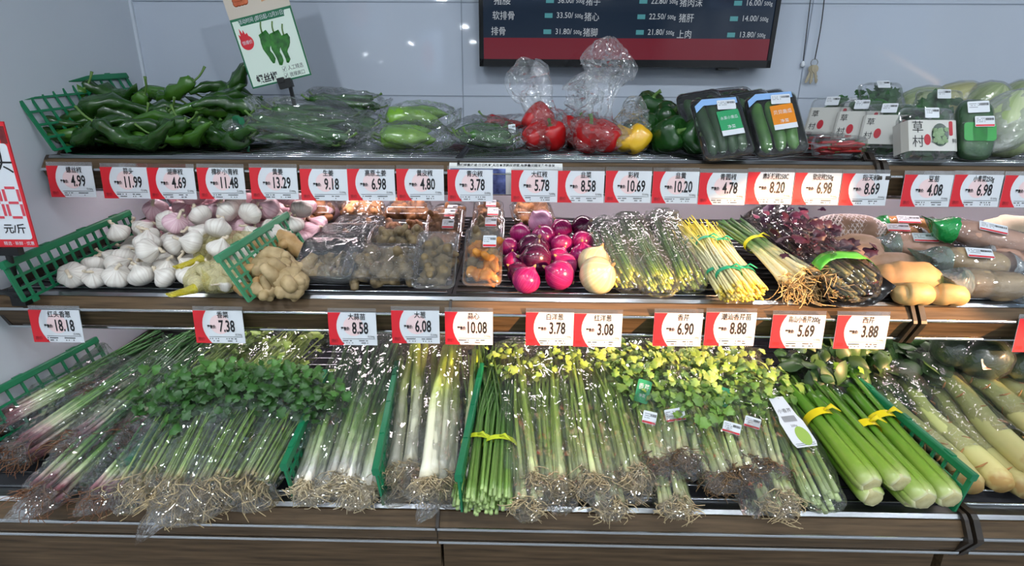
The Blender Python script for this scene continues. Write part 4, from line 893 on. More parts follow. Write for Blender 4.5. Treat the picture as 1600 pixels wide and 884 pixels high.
# ---------------------------------------------------------------- leafy bundles: shared builder
def bundle(name, label, cat, t, root, top, r0, r1, h0, h1, n, sr, ramp, leaf_n=0, leaf_s=.03, leaf_from=.6, leaf_ramp=None, roots=None, bag=None, ties=(), taper=.5, flat=1.0, wild=.15, part='stalk', split=False, seed=None, tip=None, lobes=3, leaf_spread=1.6, rc='#a88a5c', nroot=46, rl=.05, fl=None, bulge=.0, mid=None, group=None, endcap=True):
    A = on(t, root[0], root[1], h0); B = on(t, top[0], top[1], h1); Y0, z0, a = TIER[t]
    B.y = min(B.y, WY - .06)
    o = thing(name, label, cat, A, None, group); d = B - A; L = d.length; dn = d.normalized(); side = dn.cross(V((0, 0, 1))).normalized(); up = side.cross(dn)
    fz = lambda y: tan(a) * (y) - h0 + (z0 + tan(a) * (A.y - Y0)) - (z0 + tan(a) * (A.y - Y0)) + .0005
    S = MB(); parts = []
    rm = mat('stalk ' + name + ramp[0][1] + ramp[-1][1], '#fff', attr=ramp, scale=60, rough=.38)
    nloc = []
    for i in range(n):
        an = rnd.random() * 2 * pi; q = sqrt(rnd.random()); ca, sa = cos(an) * q, sin(an) * q * .72
        e0 = side * (ca * r0) + up * (sa * r0); rmid = (r0 + r1) * .5 if mid is None else mid; em = side * (ca * rmid) + up * (sa * rmid); ang = jit(wild) ; e1 = side * (ca * r1 + jit(wild) * L * .25) + up * (abs(sa) * r1 * .8 * (1 if sa > 0 else -.5) + jit(wild) * L * .08)
        l = L * (1 - .22 * rnd.random() * (1 if wild > 0 else 0)); st = jit(.012) + .0
        P = spl([e0 + dn * st, e0 * .5 + em * .5 + dn * l * .22 + up * bulge, em + dn * l * .5 + up * bulge, em * .4 + e1 * .6 + dn * l * .78 + up * jit(.004), e1 + dn * l], 9)
        for k_, p in enumerate(P):
            if p.z < fz(p.y) + sr * .7: p.z = fz(p.y) + sr * .7
        R = [sr * (1 - taper * (k_ / 8)) * (1.25 if k_ == 0 and roots else 1) for k_ in range(9)]
        mb = MB() if split else S
        mb.tube(P, R, 7 if sr < .008 else 12, flat=flat, up=up if flat != 1 else None, nz=0 if sr < .008 else sr * .06, nsc=60)
        if split: parts.append(obj(part, mb, rm, o))
        nloc.append(P)
    if not split: parts.append(obj(part + 's' if not part.endswith('s') else part, S, rm, o)); parts[0]['kind'] = 'stuff'
    if leaf_n:
        b = MB()
        for i in range(leaf_n):
            P = nloc[rnd.randrange(len(nloc))]; u = leaf_from + (1 - leaf_from) * rnd.random() ** .8; k_ = min(8, int(u * 8)); p = P[k_] + side * jit(r1 * leaf_spread) + up * (jit(r1 * .8) + r1 * .3)
            if p.z < fz(p.y) + .006: p.z = fz(p.y) + .006
            ld_ = dn * (.4 + rnd.random() * .6) + side * jit(.9) + up * jit(.6)
            leaf(b, p, ld_, up + side * jit(.9) + dn * jit(.6) - V((0, .5, 0)), leaf_s * (.6 + .7 * rnd.random()), u, lobes)
        q = obj('leaves', b, mat('leaf ' + name + leaf_ramp[0][1], '#fff', attr=leaf_ramp, scale=60, rough=.42), o); q['kind'] = 'stuff'
    if roots:
        b = MB(); rl_ = rl
        for i in range(nroot):
            P = nloc[i % len(nloc)][0]; p = P + dn * jit(.01); e = (-dn * (.5 + rnd.random()) + side * jit(.9) + up * jit(.6)).normalized() * rl_ * (.5 + .6 * rnd.random())
            pts = [p, p + e * .35 + side * jit(.006) + up * jit(.006), p + e * .7 + side * jit(.016) + up * jit(.012), p + e + side * jit(.02) + up * jit(.012) - V((0, 0, .006))]
            for q_ in pts:
                q_.z = max(q_.z, fz(q_.y) + .002 if A.y + q_.y > Y0 else -h0 + .002)
            b.tube(spl(pts, 6), [.0013, .0012, .0011, .0010, .0008, .0006], 4)
        q = obj('roots', b, mat('roots ' + rc, rc, '#6b5236' if rc < '#b' else '#c9b48c', scale=90, rough=.8), o); q['kind'] = 'stuff'
    for u, c_ in ties:
        rr = lerp(r0, r1, u) if mid is None else (lerp(r0, mid, u * 2) if u < .5 else lerp(mid, r1, u * 2 - 1)); C = dn * (L * u) + up * bulge; b = MB(); ring = [C + side * (cos(k_ * pi / 12) * rr * 1.12) + up * (sin(k_ * pi / 12) * rr * .86) for k_ in range(24)]
        I = [[b.vert(p + dn * (.006 * s_) + (p - C) * (.03 * (1 - abs(s_)))) for p in ring] for s_ in (-1, 0, 1)]
        for J, K in zip(I, I[1:]):
            for k_ in range(24): b.face((J[k_], J[(k_ + 1) % 24], K[(k_ + 1) % 24], K[k_]))
        b.tube([C + up * rr * .9, C + up * (rr * .9 + .006) + side * .01, C + up * (rr * .9 + .002) + side * .022 - dn * .012], [.003, .0035, .001], 6, flat=.5)
        obj('tie', b, c_, o)
    if bag:
        u0, u1, kw, amp = bag; W = max(r0, r1) * kw; b = MB(); T = (V(tip) - A) if tip else dn * (L * u0)
        P = ([T] if tip else [T]) + [dn * (L * (u0 * .45)) if tip else dn * (L * (u0 * .5)), dn * L * .06, dn * L * (u1 * .35) + up * bulge, dn * L * (u1 * .7) + up * bulge, dn * L * u1, dn * L * (u1 + .03)]
        hull(b, P, [W * .25, W * .75, max(r0 * kw, W * .85), W * .95, W, W * 1.05, W * 1.1], [W * .06, W * .42, r0 * .95, lerp(r0, r1, .4) * .95, lerp(r0, r1, .7) * .95, r1 * .95, r1 * 1.0], 38, 28, amp=amp, sc=24, up=(0, 0, 1), floor=lambda y: fz(y) if A.y + y > Y0 else (-h0 + fz(Y0 - A.y) + h0 - (Y0 - A.y - y) * 1.25 + .002 if A.y + y > Y0 - .027 or not tip else -9), seed=(seed or rnd.randrange(99)))
        obj('plastic_bag', b, fl or FILM, o)
    return o
CH = [(0, '#d9dcb0'), (.12, '#8fb04e'), (.4, '#4f7f38'), (1, '#3a6630')]
GRL = [(0, '#5f8f3a'), (1, '#86ad4c')]
FILMB = film('clear bag film', rough=.04, haze=.025, scale=24, bump=.4, blend=.38, stretch=(1, .5, 1))
for lab, ro, tp, r_ in (('clear bag of dark green flowering chives nearest the white onions', (985, 440), (938, 352), .034), ('clear bag of flowering chives, second from the white onions', (1030, 445), (975, 345), .036), ('clear bag of flowering chives, next to the yellow chive bundles', (1078, 440), (1030, 340), .034)):
    bundle('bagged_chives', lab, 'bagged greens', 'mid', ro, tp, r_, r_ * 1.05, .03, .075, 48, .0024, [(0, '#cfd65a'), (.1, '#9dbb3a'), (.25, '#5f8a48'), (1, '#456b42')], 0, bag=(-.12, .9, 1.25, .3), wild=.12, leaf_ramp=GRL)
YC = [(0, '#e3c94a'), (.06, '#efe3a6'), (.5, '#eeebc4'), (.75, '#eae06a'), (1, '#d9d02e')]
GT = mat('green tape', '#12a070', '#1aa87a', scale=20, rough=.4); YT = mat('yellow tape', '#d9d81c', '#e2e030', scale=20, rough=.4)
for lab, ro, tp, h_ in (('bundle of yellow chives with green ties, left one of three', (1140, 458), (1062, 346), .03), ('bundle of yellow chives with green ties, middle one of three', (1158, 458), (1080, 345), .045), ('bundle of yellow chives with green ties, right one beside the green garlic', (1180, 455), (1100, 350), .03)):
    bundle('yellow_chive_bundle', lab, 'yellow chives', 'mid', ro, tp, .026, .028, h_, h_ + .035, 60, .0026, YC, ties=((.2, GT), (.62, GT)), mid=.022, wild=.22)
bundle('green_garlic_bundle', 'bundle of green garlic with a yellow tie and long straw-coloured roots', 'green garlic', 'mid', (1250, 440), (1135, 345), .045, .034, .035, .075, 30, .0062, [(0, '#d9c98e'), (.1, '#e6ddb4'), (.4, '#cfcf9a'), (.55, '#6f8f54'), (1, '#3f6a3a')], ties=((.55, YT),), mid=.026, roots=True, rc='#c8a05c', nroot=150, rl=.075, wild=.2)
# purple greens in black-backed film sleeve
PUR = [(0, '#2a1220'), (.5, '#3c1c30'), (.8, '#52294a'), (1, '#7a4a7c')]
bundle('bagged_purple_greens', 'black-backed film sleeve of purple leafy greens with a green band', 'bagged greens', 'mid', (1330, 446), (1205, 348), .05, .05, .045, .075, 34, .004, [(0, '#7a7a50'), (.4, '#3b1a2c'), (1, '#2c1424')], 150, .026, .15, PUR, bag=(-.15, 1.0, 1.3, .22), wild=.15, leaf_spread=.8, fl=film('glossy purple greens film', rough=.05, haze=.01, scale=16, bump=.8, blend=.45))
pg = [o for o in bpy.data.objects if o.name == 'bagged_purple_greens'][0]
_d = on('mid', 1205, 348, .075) - pg.location; _s = _d.cross(V((0, 0, 1))).normalized(); _n = _s.cross(_d.normalized()); b = MB()
b.grid(lambda u, v: _d * (-.08 + 1.16 * u) + _s * ((v - .5) * .15) + _n * (-.042 + .05 * (2 * v - 1) ** 4), 8, 10); q = obj('black_backing', b, mat('black film backing', '#0a0a0c', rough=.2), pg); q.modifiers.new('thickness', 'SOLIDIFY').thickness = .001
b = MB(); b.grid(lambda u, v: _d * (.05 + .1 * u + .03 * sin(v * 9)) + _s * ((v - .5) * .13) + _n * (.054 - .09 * (v - .5) ** 2 * 4 * .35), 3, 12); q = obj('green_band', b, mat('green film band', '#4fae3a', '#66c24c', scale=9, rough=.25), pg); q.modifiers.new('thickness', 'SOLIDIFY').thickness = .0006
# ---------------------------------------------------------------- right bay: yams, potatoes, lotus roots
YAM = mat('pinkish tan yam skin', '#9a765a', '#b5907a', scale=22, rough=.6, bump=.2); POT = mat('potato skin', '#b0905a', '#c9ab74', scale=30, rough=.5, bump=.15)
NETW = mat('white foam net', '#efdcd6', '#f6e8e2', scale=12, rough=.6)
def tuber(name, label, px, py, h_, L, r, rz, m, cat='yam', pitch=0, blunt=.7, group=None):
    o = thing(name, label, cat, on('mid', px, py, h_), (0, pitch, rz), group); b = MB(); N = 13
    R = [r * (1 - abs(2 * i / (N - 1) - 1) ** (2.2 / blunt)) ** .55 * (1 + .05 * sin(i * 1.7)) + .002 for i in range(N)]
    b.tube([(L * (i / (N - 1) - .5), .004 * sin(i * .7), .003 * cos(i)) for i in range(N)], R, 18, nz=r * .07, nsc=30); obj('tuber', b, m, o); return o
o = tuber('netted_papaya_yam', 'big yam in a white foam net, behind the purple greens', 1322, 362, .05, .21, .043, -.05, YAM)
b = MB(); N = 14
for s_ in (-1, 1):
    for k in range(16):
        P = []
        for i in range(26):
            x_ = -.095 + .19 * i / 25; a_ = 2 * pi * k / 16 + s_ * i * .26; r_ = .0455 * (1 - abs(2 * (i / 25) - 1) ** 3.1 * .62); P.append((x_, cos(a_) * r_, sin(a_) * r_))
        b.tube(P, .0026, 4)
obj('foam_net', b, NETW, o)
tuber('yam', 'smooth tan yam under the white-netted one', 1338, 386, .05, .14, .03, .05, YAM)
tuber('yam', 'smooth tan yam lying just left of the bagged lotus packs, end toward the aisle', 1345, 399, .04, .12, .03, 0, YAM)
tuber('yam', 'slender tan yam, second above the fat yam', 1340, 402, .02, .17, .026, .0, YAM)
tuber('yam', 'slender tan yam lying right above the fat grey-tan yam', 1385, 416, .022, .17, .024, -.02, YAM)
tuber('yam', 'fat grey-tan yam lying behind the two potatoes', 1417, 438, .034, .15, .034, -.05, mat('grey tan yam skin', '#9c7a52', '#bd9668', scale=22, rough=.6, bump=.2))
tuber('potato', 'pale yellow potato at the shelf edge, left one of two', 1429, 459, .024, .085, .0225, .05, POT, 'potato', blunt=.9)
tuber('potato', 'pale yellow potato at the shelf edge, right one of two', 1481, 460, .022, .088, .021, -.1, POT, 'potato', blunt=.9)
LOT = mat('lotus root skin', '#a58a66', '#cbb08c', scale=22, rough=.5, bump=.2); LOTP = mat('pink lotus root skin', '#c9967c', '#e2b49c', scale=18, rough=.5)
TEAL = film('teal printed film', '#a9dccb', rough=.1, haze=.18, scale=20, bump=.4); BLUF = film('pale blue printed film', '#cfe0ee', rough=.1, haze=.3, scale=20, bump=.4); GRNF = mat('green printed film', '#1f8f45', '#2aa552', scale=10, rough=.25, coat=.4)
ORG = mat('orange sweet potato skin', '#c27a2a', '#d99a4c', scale=20, rough=.5)
def lotus(label, px, py, h_, L, r, rz, m, caps='teal', stk=True, pitch=0, seed=0, name='bagged_lotus_root', cat='lotus root'):
    o = thing(name, label, cat, on('mid', px, py, h_), (0, pitch, rz)); b = MB(); N = 17
    R = [r * (1 - abs(2 * i / (N - 1) - 1) ** 4) ** .6 * (1 - .22 * max(0, cos((i / (N - 1) - .45) * 2 * pi * 1.0)) ** 12) + .002 for i in range(N)]
    b.tube([(L * .8 * (i / (N - 1) - .5), 0, .003 * sin(i * .5)) for i in range(N)], R, 16, nz=r * .06, nsc=30); obj('root', b, m, o)
    b = MB(); hull(b, [(-L * .6, 0, r * .3), (-L * .5, 0, .0), (-L * .4, 0, 0), (0, 0, 0), (L * .4, 0, 0), (L * .52, 0, -r * .2), (L * .64, 0, -r * .4)], [r * 1.2, r * 1.2, r * 1.12, r * 1.1, r * 1.12, r * 1.25, r * 1.25], [.002, r * .6, r * 1.06, r * 1.06, r * 1.02, r * .5, .002], 32, 26, amp=.13, seed=seed); obj('plastic_bag', b, WRAP if seed % 2 else FILM, o)
    cm = {'teal': TEAL, 'green': GRNF, 'blue': BLUF}[caps]
    b = MB(); hull(b, [(-L * .66, 0, r * .5), (-L * .56, 0, r * .2), (-L * .46, 0, 0), (-L * .36, 0, 0)], [r * 1.35, r * 1.3, r * 1.2, r * 1.18], [.0015, r * .5, r * 1.05, r * 1.14], 14, 22, amp=.12, seed=seed + 3); obj('printed_end', b, cm, o)
    b = MB(); hull(b, [(L * .34, 0, 0), (L * .44, 0, -r * .1), (L * .56, 0, -r * .25), (L * .68, 0, -r * .4)], [r * 1.16, r * 1.2, r * 1.25, r * 1.3], [r * 1.12, r * .9, r * .4, .0015], 14, 22, amp=.14, seed=seed + 5); obj('printed_foot', b, BLUF, o)
    if stk:
        b = MB(); w_ = .05
        sticker(o, (-.01, -r * .72, r * .95), (1, 0, 0), (0, .72, .62), .055, .026, red=True)
    return o
lotus('bagged sweet potato with dark netted window print, at the back beside the white-netted yam', 1415, 358, .05, .15, .032, -.15, ORG, 'green', True, seed=41, name='bagged_sweet_potato', cat='sweet potato')
lotus('bagged sweet potato showing orange below the dark-printed one', 1400, 368, .045, .13, .026, -.1, ORG, 'teal', True, seed=42, name='bagged_sweet_potato', cat='sweet potato')
lotus('bagged lotus root with pink print, left one in the middle row', 1440, 386, .05, .17, .03, -.12, LOTP, 'teal', True, seed=43)
lotus('bagged lotus root with bright green end, on top near the right picture edge', 1545, 372, .095, .2, .028, -.35, LOTP, 'green', True, .18, seed=44)
lotus('bagged lotus root with pale wrapper, in front of the pink-print bag', 1520, 412, .05, .18, .032, -.1, LOT, 'teal', True, .05, seed=45)
lotus('bagged lotus root in teal film at the shelf edge right of the potatoes', 1550, 448, .032, .17, .030, -.08, LOT, 'teal', False, .03, seed=46)
lotus('bagged lotus root lying under the green-ended one at the right picture edge', 1590, 410, .05, .16, .03, -.3, LOTP, 'blue', False, .1, seed=47)
o = tuber('lotus_root', 'pale unwrapped lotus root at the back right picture edge', 1580, 362, .05, .14, .042, -.2, mat('pale lotus skin', '#cdb99a', '#ddcdb2', scale=20, rough=.55), 'lotus root')
# ================================================================== BOTTOM TIER
divider_px('green mesh divider at the far left of the bottom shelf', 'bot', (152, 532), (-40, 632), .1, -.25, cell=.03)
divider_px('green mesh divider between the bagged red scallions and the coriander', 'bot', (272, 642), (205, 722), .06, -.1)
divider_px('green mesh divider between the coriander and the bagged garlic sprouts', 'bot', (510, 582), (446, 728), .085, -.1)
divider_px('green mesh divider between the garlic sprouts and the bagged leeks', 'bot', (621, 568), (588, 735), .085, -.1)
divider_px('green mesh divider between the bagged leeks and the garlic shoots', 'bot', (753, 572), (717, 745), .085, -.05)
divider_px('green mesh divider between the loose celery and the celtuce', 'bot', (1330, 588), (1516, 745), .085, .12)
divider_px('green mesh divider at the right picture edge among dark wrapped vegetables', 'bot', (1552, 598), (1640, 650), .07, .1)
def lipY(t): return TIER[t][0] - .045
FB = FILMB
# red-rooted scallions, all lying towards the back right
SC = [(0, '#6b3a34'), (.05, '#8a4450'), (.13, '#c9a9a0'), (.22, '#cfd6a8'), (.36, '#6f9a44'), (.6, '#3f7038'), (1, '#2f5830')]
for i, (lab, ro, tp, r_, h0, h1, n, bg, tip) in enumerate((
        ('bag of red-rooted scallions lying along the leftmost bottom divider', (0, 655), (262, 522), .034, .03, .10, 30, (-.1, .62, 1.25, .3), None),
        ('bag of red-rooted scallions, second from the left side, its root end out of frame', (28, 700), (300, 524), .036, .03, .11, 30, (-.1, .6, 1.25, .3), None),
        ('bag of red-rooted scallions in the middle of its heap', (115, 690), (330, 528), .034, .05, .11, 30, (-.1, .6, 1.25, .3), None),
        ('bag of red-rooted scallions nearest the green divider, roots showing halfway up', (196, 672), (318, 560), .032, .06, .12, 24, (-.12, .7, 1.25, .3), None),
        ('bag of red-rooted scallions hanging over the front edge at the left', (60, 765), (235, 610), .034, .035, .09, 26, (-.2, .7, 1.2, .34), (12, 808)),
        ('bag of red-rooted scallions at the front edge beside the coriander roots', (150, 765), (262, 655), .034, .03, .07, 22, (-.2, .7, 1.25, .34), (118, 800)),
        ('bag of red-rooted scallions lying behind at the top left under the middle shelf', (150, 610), (330, 515), .03, .06, .12, 24, (-.1, .6, 1.2, .3), None))):
    bundle('bagged_scallions', lab, 'bagged scallions', 'bot', (ro[0] + 14, ro[1]), tp, r_, r_ * 1.35, h0, h1, n, .0042, SC, roots=True, rc='#7a4a34', nroot=80, rl=.05, bag=bg, taper=.55, wild=.3, tip=at(tip[0], tip[1], lipY('bot')) if tip else None, fl=FB, seed=i + 3)
# coriander
CO = [(0, '#b9a878'), (.12, '#9db56a'), (.4, '#7fa24a'), (1, '#4f8034')]
COL_ = [(0, '#2a5020'), (.7, '#2c5520'), (.9, '#3c6a2a'), (1, '#557f38')]
for i, (lab, ro, tp, r_, h0, h1, tip) in enumerate((
        ('bag of coriander with pale roots, leftmost of the coriander heap', (225, 752), (318, 590), .04, .04, .10, None),
        ('bag of coriander whose root tip hangs lowest over the front edge', (285, 760), (375, 585), .042, .05, .115, (222, 842)),
        ('bag of coriander in the middle of the coriander heap', (335, 755), (430, 580), .042, .055, .12, None),
        ('bag of coriander beside the garlic sprout divider', (400, 750), (492, 588), .038, .04, .11, (430, 785)),
        ('bag of coriander lying lowest at the front lip', (300, 775), (350, 660), .04, .03, .06, (330, 806)))):
    bundle('bagged_coriander', lab, 'bagged coriander', 'bot', ro, tp, r_, r_ * 1.25, h0, h1, 64, .0022, CO, leaf_n=420 if i < 4 else 60, leaf_s=.021, leaf_from=.6, leaf_ramp=COL_, roots=True, rc='#b79f74', nroot=90, rl=.06, bag=(-.25, .78, 1.25, .4), wild=.38, tip=at(tip[0], tip[1], lipY('bot')) if tip else None, fl=FB, seed=i + 13, leaf_spread=1.5)
bundle('bagged_celery_leaves', 'pale green leafy stems behind the coriander, under the middle shelf', 'bagged greens', 'bot', (395, 600), (480, 518), .05, .06, .08, .12, 50, .003, [(0, '#9db552'), (1, '#a9bd62')], 60, .024, .4, [(0, '#7f9f3c'), (1, '#a3bb58')], bag=(-.1, .9, 1.2, .3), wild=.4, fl=FB)
bundle('bagged_celery_leaves', 'pale green leafy stems behind the scallions, left of the coriander, under the middle shelf', 'bagged greens', 'bot', (305, 600), (395, 516), .045, .055, .08, .12, 46, .003, [(0, '#7f9f45'), (1, '#8aa652')], 60, .02, .4, [(0, '#5f8534'), (1, '#86a34c')], bag=(-.1, .9, 1.2, .3), wild=.4, fl=FB)
# garlic sprouts
GS = [(0, '#e2d8c4'), (.08, '#efece0'), (.2, '#d4dfb0'), (.36, '#86ab56'), (.6, '#4d7440'), (1, '#3c5c3c')]
for i, (lab, ro, tp, r_, h1) in enumerate((('bag of garlic sprouts with white fuzzy roots, next to the coriander', (490, 758), (558, 535), .034, .10), ('bag of garlic sprouts with white fuzzy roots, middle one', (530, 752), (592, 530), .036, .11), ('bag of garlic sprouts with white fuzzy roots, next to the leek divider', (562, 762), (612, 530), .032, .10))):
    bundle('bagged_garlic_sprouts', lab, 'bagged garlic sprouts', 'bot', ro, tp, r_, r_ * 1.15, .034, h1, 17, .0062, GS, roots=True, rc='#cbbb9c', nroot=230, rl=.027, bag=(-.1, .92, 1.25, .4), wild=.2, fl=FB, seed=i + 23)
# leeks
LK = [(0, '#cfc6ac'), (.06, '#e4e0cc'), (.4, '#dfe0bc'), (.6, '#b9c766'), (.8, '#8aa63c'), (1, '#6a8a34')]
for i, (lab, ro, tp, n_, tip, h0) in enumerate((('bag of leeks beside the garlic sprout divider', (632, 740), (655, 530), 4, (600, 792), .03), ('bag of leeks in the middle, its film tip hanging over the front edge', (668, 752), (690, 532), 4, (652, 812), .045), ('bag of leeks beside the garlic shoots', (706, 744), (722, 532), 4, (705, 792), .03))):
    bundle('bagged_leeks', lab, 'bagged leeks', 'bot', ro, tp, .03, .036, h0, .10, 6, .0115, LK, leaf_n=0, roots=True, rc='#b8a482', nroot=170, rl=.04, bag=(-.2, .93, 1.35, .36), taper=.25, wild=.22, part='leek', split=True, tip=at(tip[0], tip[1], lipY('bot')), fl=FB, seed=i + 33)
# garlic shoots
GSH = [(0, '#a9bf78'), (.05, '#789848'), (.4, '#4f7834'), (.75, '#335428'), (1, '#6f8f44')]
LY = mat('yellow green tape', '#c3d422', '#cfdd3a', scale=20, rough=.4)
for lab, ro, tp in (('tied bundle of green garlic shoots beside the leek divider', (737, 784), (765, 535)), ('tied bundle of green garlic shoots next to the bagged celery', (775, 785), (792, 540))):
    bundle('garlic_shoot_bundle', lab, 'garlic shoots', 'bot', ro, tp, .036, .034, .035, .09, 56, .0036, GSH, ties=((.28, LY),), mid=.028, taper=.45, wild=.34)
# thin celery in bags
CE = [(0, '#b9b080'), (.08, '#c9d193'), (.35, '#9db552'), (.7, '#8cab42'), (1, '#7a9c38')]
CEL = [(0, '#6f8f34'), (1, '#8fae4c')]
for i, (lab, ro, tp, r_, h0, lf) in enumerate((
        ('bag of slim celery next to the garlic shoots', (822, 752), (802, 545), .034, .035, 30), ('bag of slim celery, second from the garlic shoots', (872, 756), (855, 545), .034, .03, 30), ('bag of slim celery, third from the garlic shoots', (930, 746), (893, 545), .036, .045, 34),
        ('bag of slim celery with a yellow tie, fourth from the garlic shoots', (985, 742), (938, 545), .034, .045, 34))):
    bundle('bagged_slim_celery', lab, 'bagged celery', 'bot', ro, tp, r_, r_ * 1.1, h0, .10, 22, .0054, CE, leaf_n=lf + 30, leaf_s=.018, leaf_from=.78, leaf_ramp=CEL, roots=True, rc='#b09a74', nroot=150, rl=.036, bag=(-.16, .96, 1.3, .4), wild=.22, fl=FB, seed=i + 43)
for lab, ro, tp in (('bag of slim celery lying underneath at the shelf edge left of the labelled bags', (950, 784), (925, 640)), ('root end of a bagged celery underneath, at the shelf edge below the garlic shoots neighbour', (822, 786), (815, 640)), ('bag of slim celery underneath at the shelf edge, in front of the labelled celery', (1050, 784), (1020, 650))):
    bundle('bagged_slim_celery', lab, 'bagged celery', 'bot', ro, tp, .03, .03, .024, .03, 14, .0058, CE, roots=True, rc='#b09a74', nroot=90, rl=.03, bag=(-.16, .9, 1.3, .3), wild=.1, fl=FB)
def on_bundle(o, u, w_, h_, lift, rot=0, kind='sticker', col=None, txt='香芹'):
    """label lying on the upper side of a bundle, u along it"""
    bag = [c for c in o.children if c.name.startswith('plastic_bag')][0]; tv = [x.value for x in bag.data.attributes['t'].data]
    vs = [v.co for v, q in zip(bag.data.vertices, tv) if abs(q - u) < .06]; c = sum((V(v) for v in vs), V()) / len(vs); view = (CAM - (V(o.location) + c)).normalized()
    dmax = max((v - c).dot(view) for v in vs); p = c + view * (dmax + lift); x = V((1, 0, rot)); x = (x - view * x.dot(view)).normalized(); y = view.cross(x)
    if kind == 'sticker': return sticker(o, p, x, y, w_, h_)
    s = veg_label(o, p, x, y, w_, h_, col, txt); return s
for i, (lab, ro, tp, r_, h0, tip) in enumerate((
        ('bag of leafy celery with green and white labels, left one', (1030, 722), (990, 548), .034, .05, None), ('bag of leafy celery with a red-edged price sticker, right beside the other labelled bag', (1065, 715), (1040, 548), .034, .055, None), ('bag of slim celery without a label between the labelled bags', (1120, 742), (1060, 590), .03, .045, None),
        ('bag of leafy celery with green label, its film tip hanging over the front edge', (1165, 735), (1105, 548), .036, .045, (1174, 806)), ('bag of celery with a white sticker, left of the tall white printed label', (1192, 725), (1150, 560), .036, .05, None))):
    o = bundle('bagged_leafy_celery', lab, 'bagged celery', 'bot', ro, tp, r_, r_ * 1.2, h0, .105, 15, .0058, [(0, '#c9c08c'), (.1, '#d3dba0'), (.35, '#a3c258'), (1, '#6f9a38')], leaf_n=300, leaf_s=.02, leaf_from=.45, leaf_ramp=[(0, '#55782c'), (.7, '#6f9440'), (1, '#9ab562')], roots=True, rc='#8a6c4a', nroot=150, rl=.03, bag=(-.16, .98, 1.3, .4), wild=.22, fl=FB, seed=i + 53, tip=at(tip[0], tip[1], lipY('bot')) if tip else None)
    if i == 0: on_bundle(o, .62, .03, .05, .001, -.3, 'l', GRNP, '香芹'); on_bundle(o, .5, .028, .026, .002, -.25)
    if i == 1: on_bundle(o, .5, .04, .026, .002, .2)
    if i == 3: on_bundle(o, .6, .032, .04, .001, -.3, 'l', GRNP, '香芹'); on_bundle(o, .47, .034, .022, .002, -.3)
    if i == 4: on_bundle(o, .5, .03, .022, .002, -.3)
bundle('bagged_slim_celery', 'bag of slim celery underneath between the hanging tip and the printed pack', 'bagged celery', 'bot', (1215, 782), (1150, 640), .032, .034, .026, .05, 16, .0058, CE, roots=True, rc='#b09a74', nroot=110, rl=.03, bag=(-.16, .9, 1.3, .3), wild=.1, fl=FB)
# pack with a tall white printed label
o = bundle('packed_celery', 'flat pack of small celery with a tall white ornamental label', 'packed celery', 'bot', (1285, 782), (1190, 590), .034, .036, .03, .075, 20, .0052, [(0, '#b9c88a'), (.3, '#9dbb6a'), (1, '#7fa64a')], leaf_n=40, leaf_s=.024, leaf_from=.8, leaf_ramp=CEL, bag=(-.06, .98, 1.3, .12), wild=.08, fl=WRAP, seed=66)
bag = o; A_ = on('bot', 1216, 628, .112); B_ = on('bot', 1256, 690, .083); loc = V(o.location)
y_ = (A_ - B_).normalized(); x_ = y_.cross(V((0, -.4, 1))).normalized(); c_ = (A_ + B_) / 2 - loc; L_ = (A_ - B_).length * 1.25; W_ = .05
F_ = frame(c_, x_, y_); b = MB(); P = [(-.5, -.42), (-.42, -.5), (.42, -.5), (.5, -.42), (.5, -.02), (.4, .1), (.32, .5), (-.32, .5), (-.4, .1), (-.5, -.02)]
b.prism([(a * W_, c * L_) for a, c in P], F_.col[0].xyz, F_.col[1].xyz, F_.col[3].xyz, F_.col[2].xyz * .0006); lb = obj('white_label', b, PAPER, o); b = MB()
G_ = F_ @ Matrix.Translation((0, 0, .0009))
for k in range(14): b.poly([G_ @ V((W_ * (-.3 + k * .042 + q), L_ * r_, 0)) for q, r_ in ((0, -.02), (.02, -.02), (.02, .1), (0, .1))])
text_mb(b, '小香芹', .011, G_ @ Matrix.Translation((0, L_ * .2, 0)), .9); text_mb(b, '200g', .008, G_ @ Matrix.Translation((0, -L_ * .1, 0)), .9)
for q in (-.44, -.47):
    b.poly([G_ @ V((W_ * x, L_ * q2, 0)) for x, q2 in ((-.4, q), (.4, q), (.4, q + .008), (-.4, q + .008))])
obj('print', b, INK, lb); b = MB(); b.prism([(cos(k * pi / 10) * .014 + .006, sin(k * pi / 10) * .022 - L_ * .3) for k in range(20)], F_.col[0].xyz, F_.col[1].xyz, F_.col[3].xyz + F_.col[2].xyz * .0008, F_.col[2].xyz * .0003); obj('clear_window', b, mat('green window', '#9dbb5a', rough=.2), lb)
